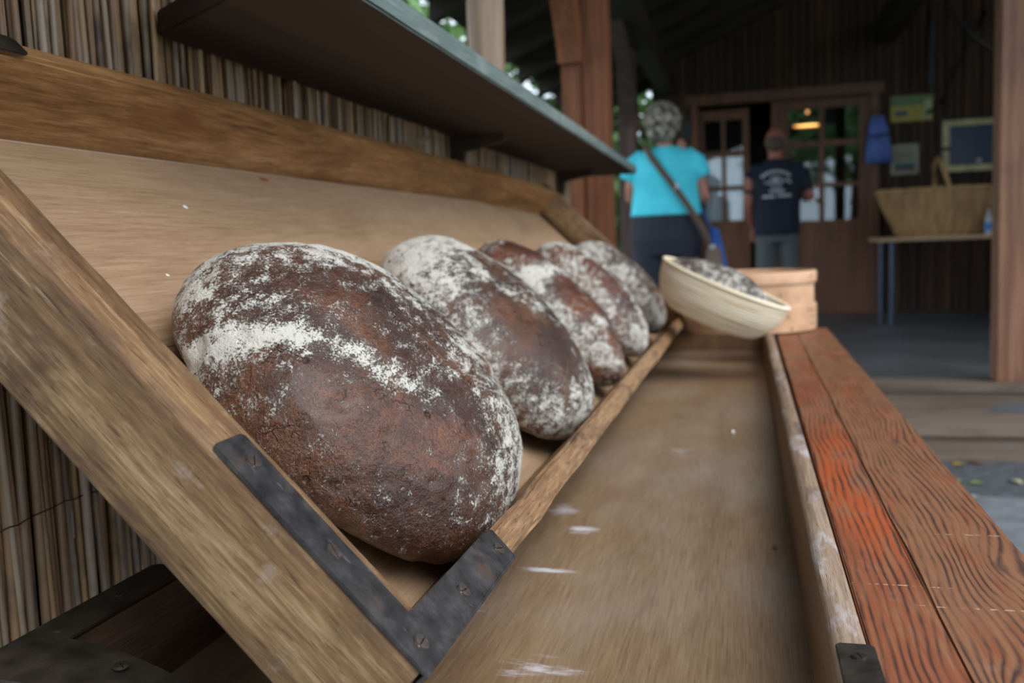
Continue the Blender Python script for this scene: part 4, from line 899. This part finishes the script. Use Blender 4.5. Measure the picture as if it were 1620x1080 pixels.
# ------------------------------------------------------------------ outdoors: leaves, trees
for (x, y, c, r) in ((.93, 4.56, (.42, .30, .06), .4), (.86, 4.25, (.28, .33, .10), 1.2), (.93, 4.22, (.26, .30, .10), .2), (1.10, 4.27, (.40, .38, .22), 2.2), (.87, 3.98, (.35, .36, .32), .9), (1.02, 4.60, (.20, .10, .05), 2.9)):
    bm = bmesh.new(); pt = [(-.035, 0), (-.018, .016), (.005, .020), (.028, .010), (.04, 0), (.028, -.011), (.004, -.019), (-.018, -.014)]
    c0 = bm.verts.new((0, 0, .008)); rg = [bm.verts.new((a, b, .002 + .012 * abs(b) / .02)) for a, b in pt]
    for k in range(8): bm.faces.new((c0, rg[k], rg[(k + 1) % 8]))
    o = obj('fallen_leaf', fin(bm), plain('leaf', c, .6)); md = o.modifiers.new('t', 'SOLIDIFY'); md.thickness = .001; o.location = (x, y, 0.002 if y < 4.02 else -.002); o.rotation_euler = (0, 0, r)
    tag(o, {4.56: 'yellow fallen leaf at the foot of the steps', 4.25: 'greenish fallen leaf on the dark gutter by the bench edge', 4.22: 'second greenish fallen leaf touching the first by the bench edge', 4.27: 'pale fallen leaf alone on the dark gutter, farther right', 3.98: 'pale grey fallen leaf on the paving beside the gutter', 4.60: 'brown fallen leaf close to the lowest step'}[y], 'leaf', 'fallen leaves on the ground')
LEAFM = []
for c in ((.06, .13, .03), (.10, .20, .05), (.16, .28, .08)): LEAFM.append(plain('foliage', c, .6))
BARK = plain('bark', (.07, .05, .035), .9, 0, .8, 20, .4)
def tree(x, y, h, w, n, label, low=.25, leaf=.11, m=0):
    e = empty('tree', (x, y, -.02), label, 'tree')
    bm = bmesh.new(); tube(bm, [(0, 0, 0), (.05, 0, h * .3), (0, .1, h * .6), (0, 0, h * .9)], [w * .07, w * .055, w * .035, w * .01], 8)
    for k in range(6): a = k * 1.1; tube(bm, [(0, 0, h * (.3 + .08 * k)), (math.cos(a) * w * .4, math.sin(a) * w * .4, h * (.45 + .08 * k))], [w * .025, w * .008], 6)
    obj('trunk', fin(bm, 60), BARK, e)
    vs = []; fs = []; cl_ = [(random.gauss(0, w * .30), random.gauss(0, w * .30), h * random.uniform(low, .98)) for _ in range(26)]
    for _ in range(n):
        c = random.choice(cl_); p = Vector((c[0] + random.gauss(0, w * .13), c[1] + random.gauss(0, w * .13), max(.05, c[2] + random.gauss(0, w * .12))))
        u = Vector((random.gauss(0, 1), random.gauss(0, 1), random.gauss(0, .6))).normalized(); v = u.cross(Vector((random.gauss(0, 1), random.gauss(0, 1), random.gauss(0, 1)))).normalized()
        k = len(vs); s = leaf * random.uniform(.6, 1.3); vs += [p - u * s, p + v * s * .5, p + u * s, p - v * s * .5]; fs.append((k, k + 1, k + 2, k + 3))
    me = bpy.data.meshes.new('crown'); me.from_pydata(vs, [], fs); me.materials.append(LEAFM[m]); o = obj('foliage', me, None, e); o['kind'] = 'stuff'
tree(-4.0, 11.5, 3.8, 1.6, 3500, 'low bushy tree outside, seen left of the woman beneath the shelf end', .05, m=1)
tree(-6.3, 16.0, 6.5, 3.0, 5000, 'leafy tree outside, seen between the log post and the red-brown post', .15, .16, m=1)
tree(-9.0, 10.5, 5.5, 3.0, 4500, 'bright green tree outside, seen over the shelf left of the log post', .1, .14, m=2)
tree(-3.0, 23.0, 7.0, 4.0, 5000, 'tall tree far outside behind the red-brown post', .1, .2, m=0)
tree(-14.0, 20.0, 9.0, 5.0, 6000, 'tall dark tree far outside at the left', .1, .22, m=0)
tree(3.2, -10.0, 9.0, 4.5, 8000, 'tree behind the camera mirrored in the door glass', .36, .2, m=1)
tree(-6.5, -11.0, 6.0, 3.6, 5000, 'broad tree behind the camera mirrored in the door glass', .1, .2, m=0)
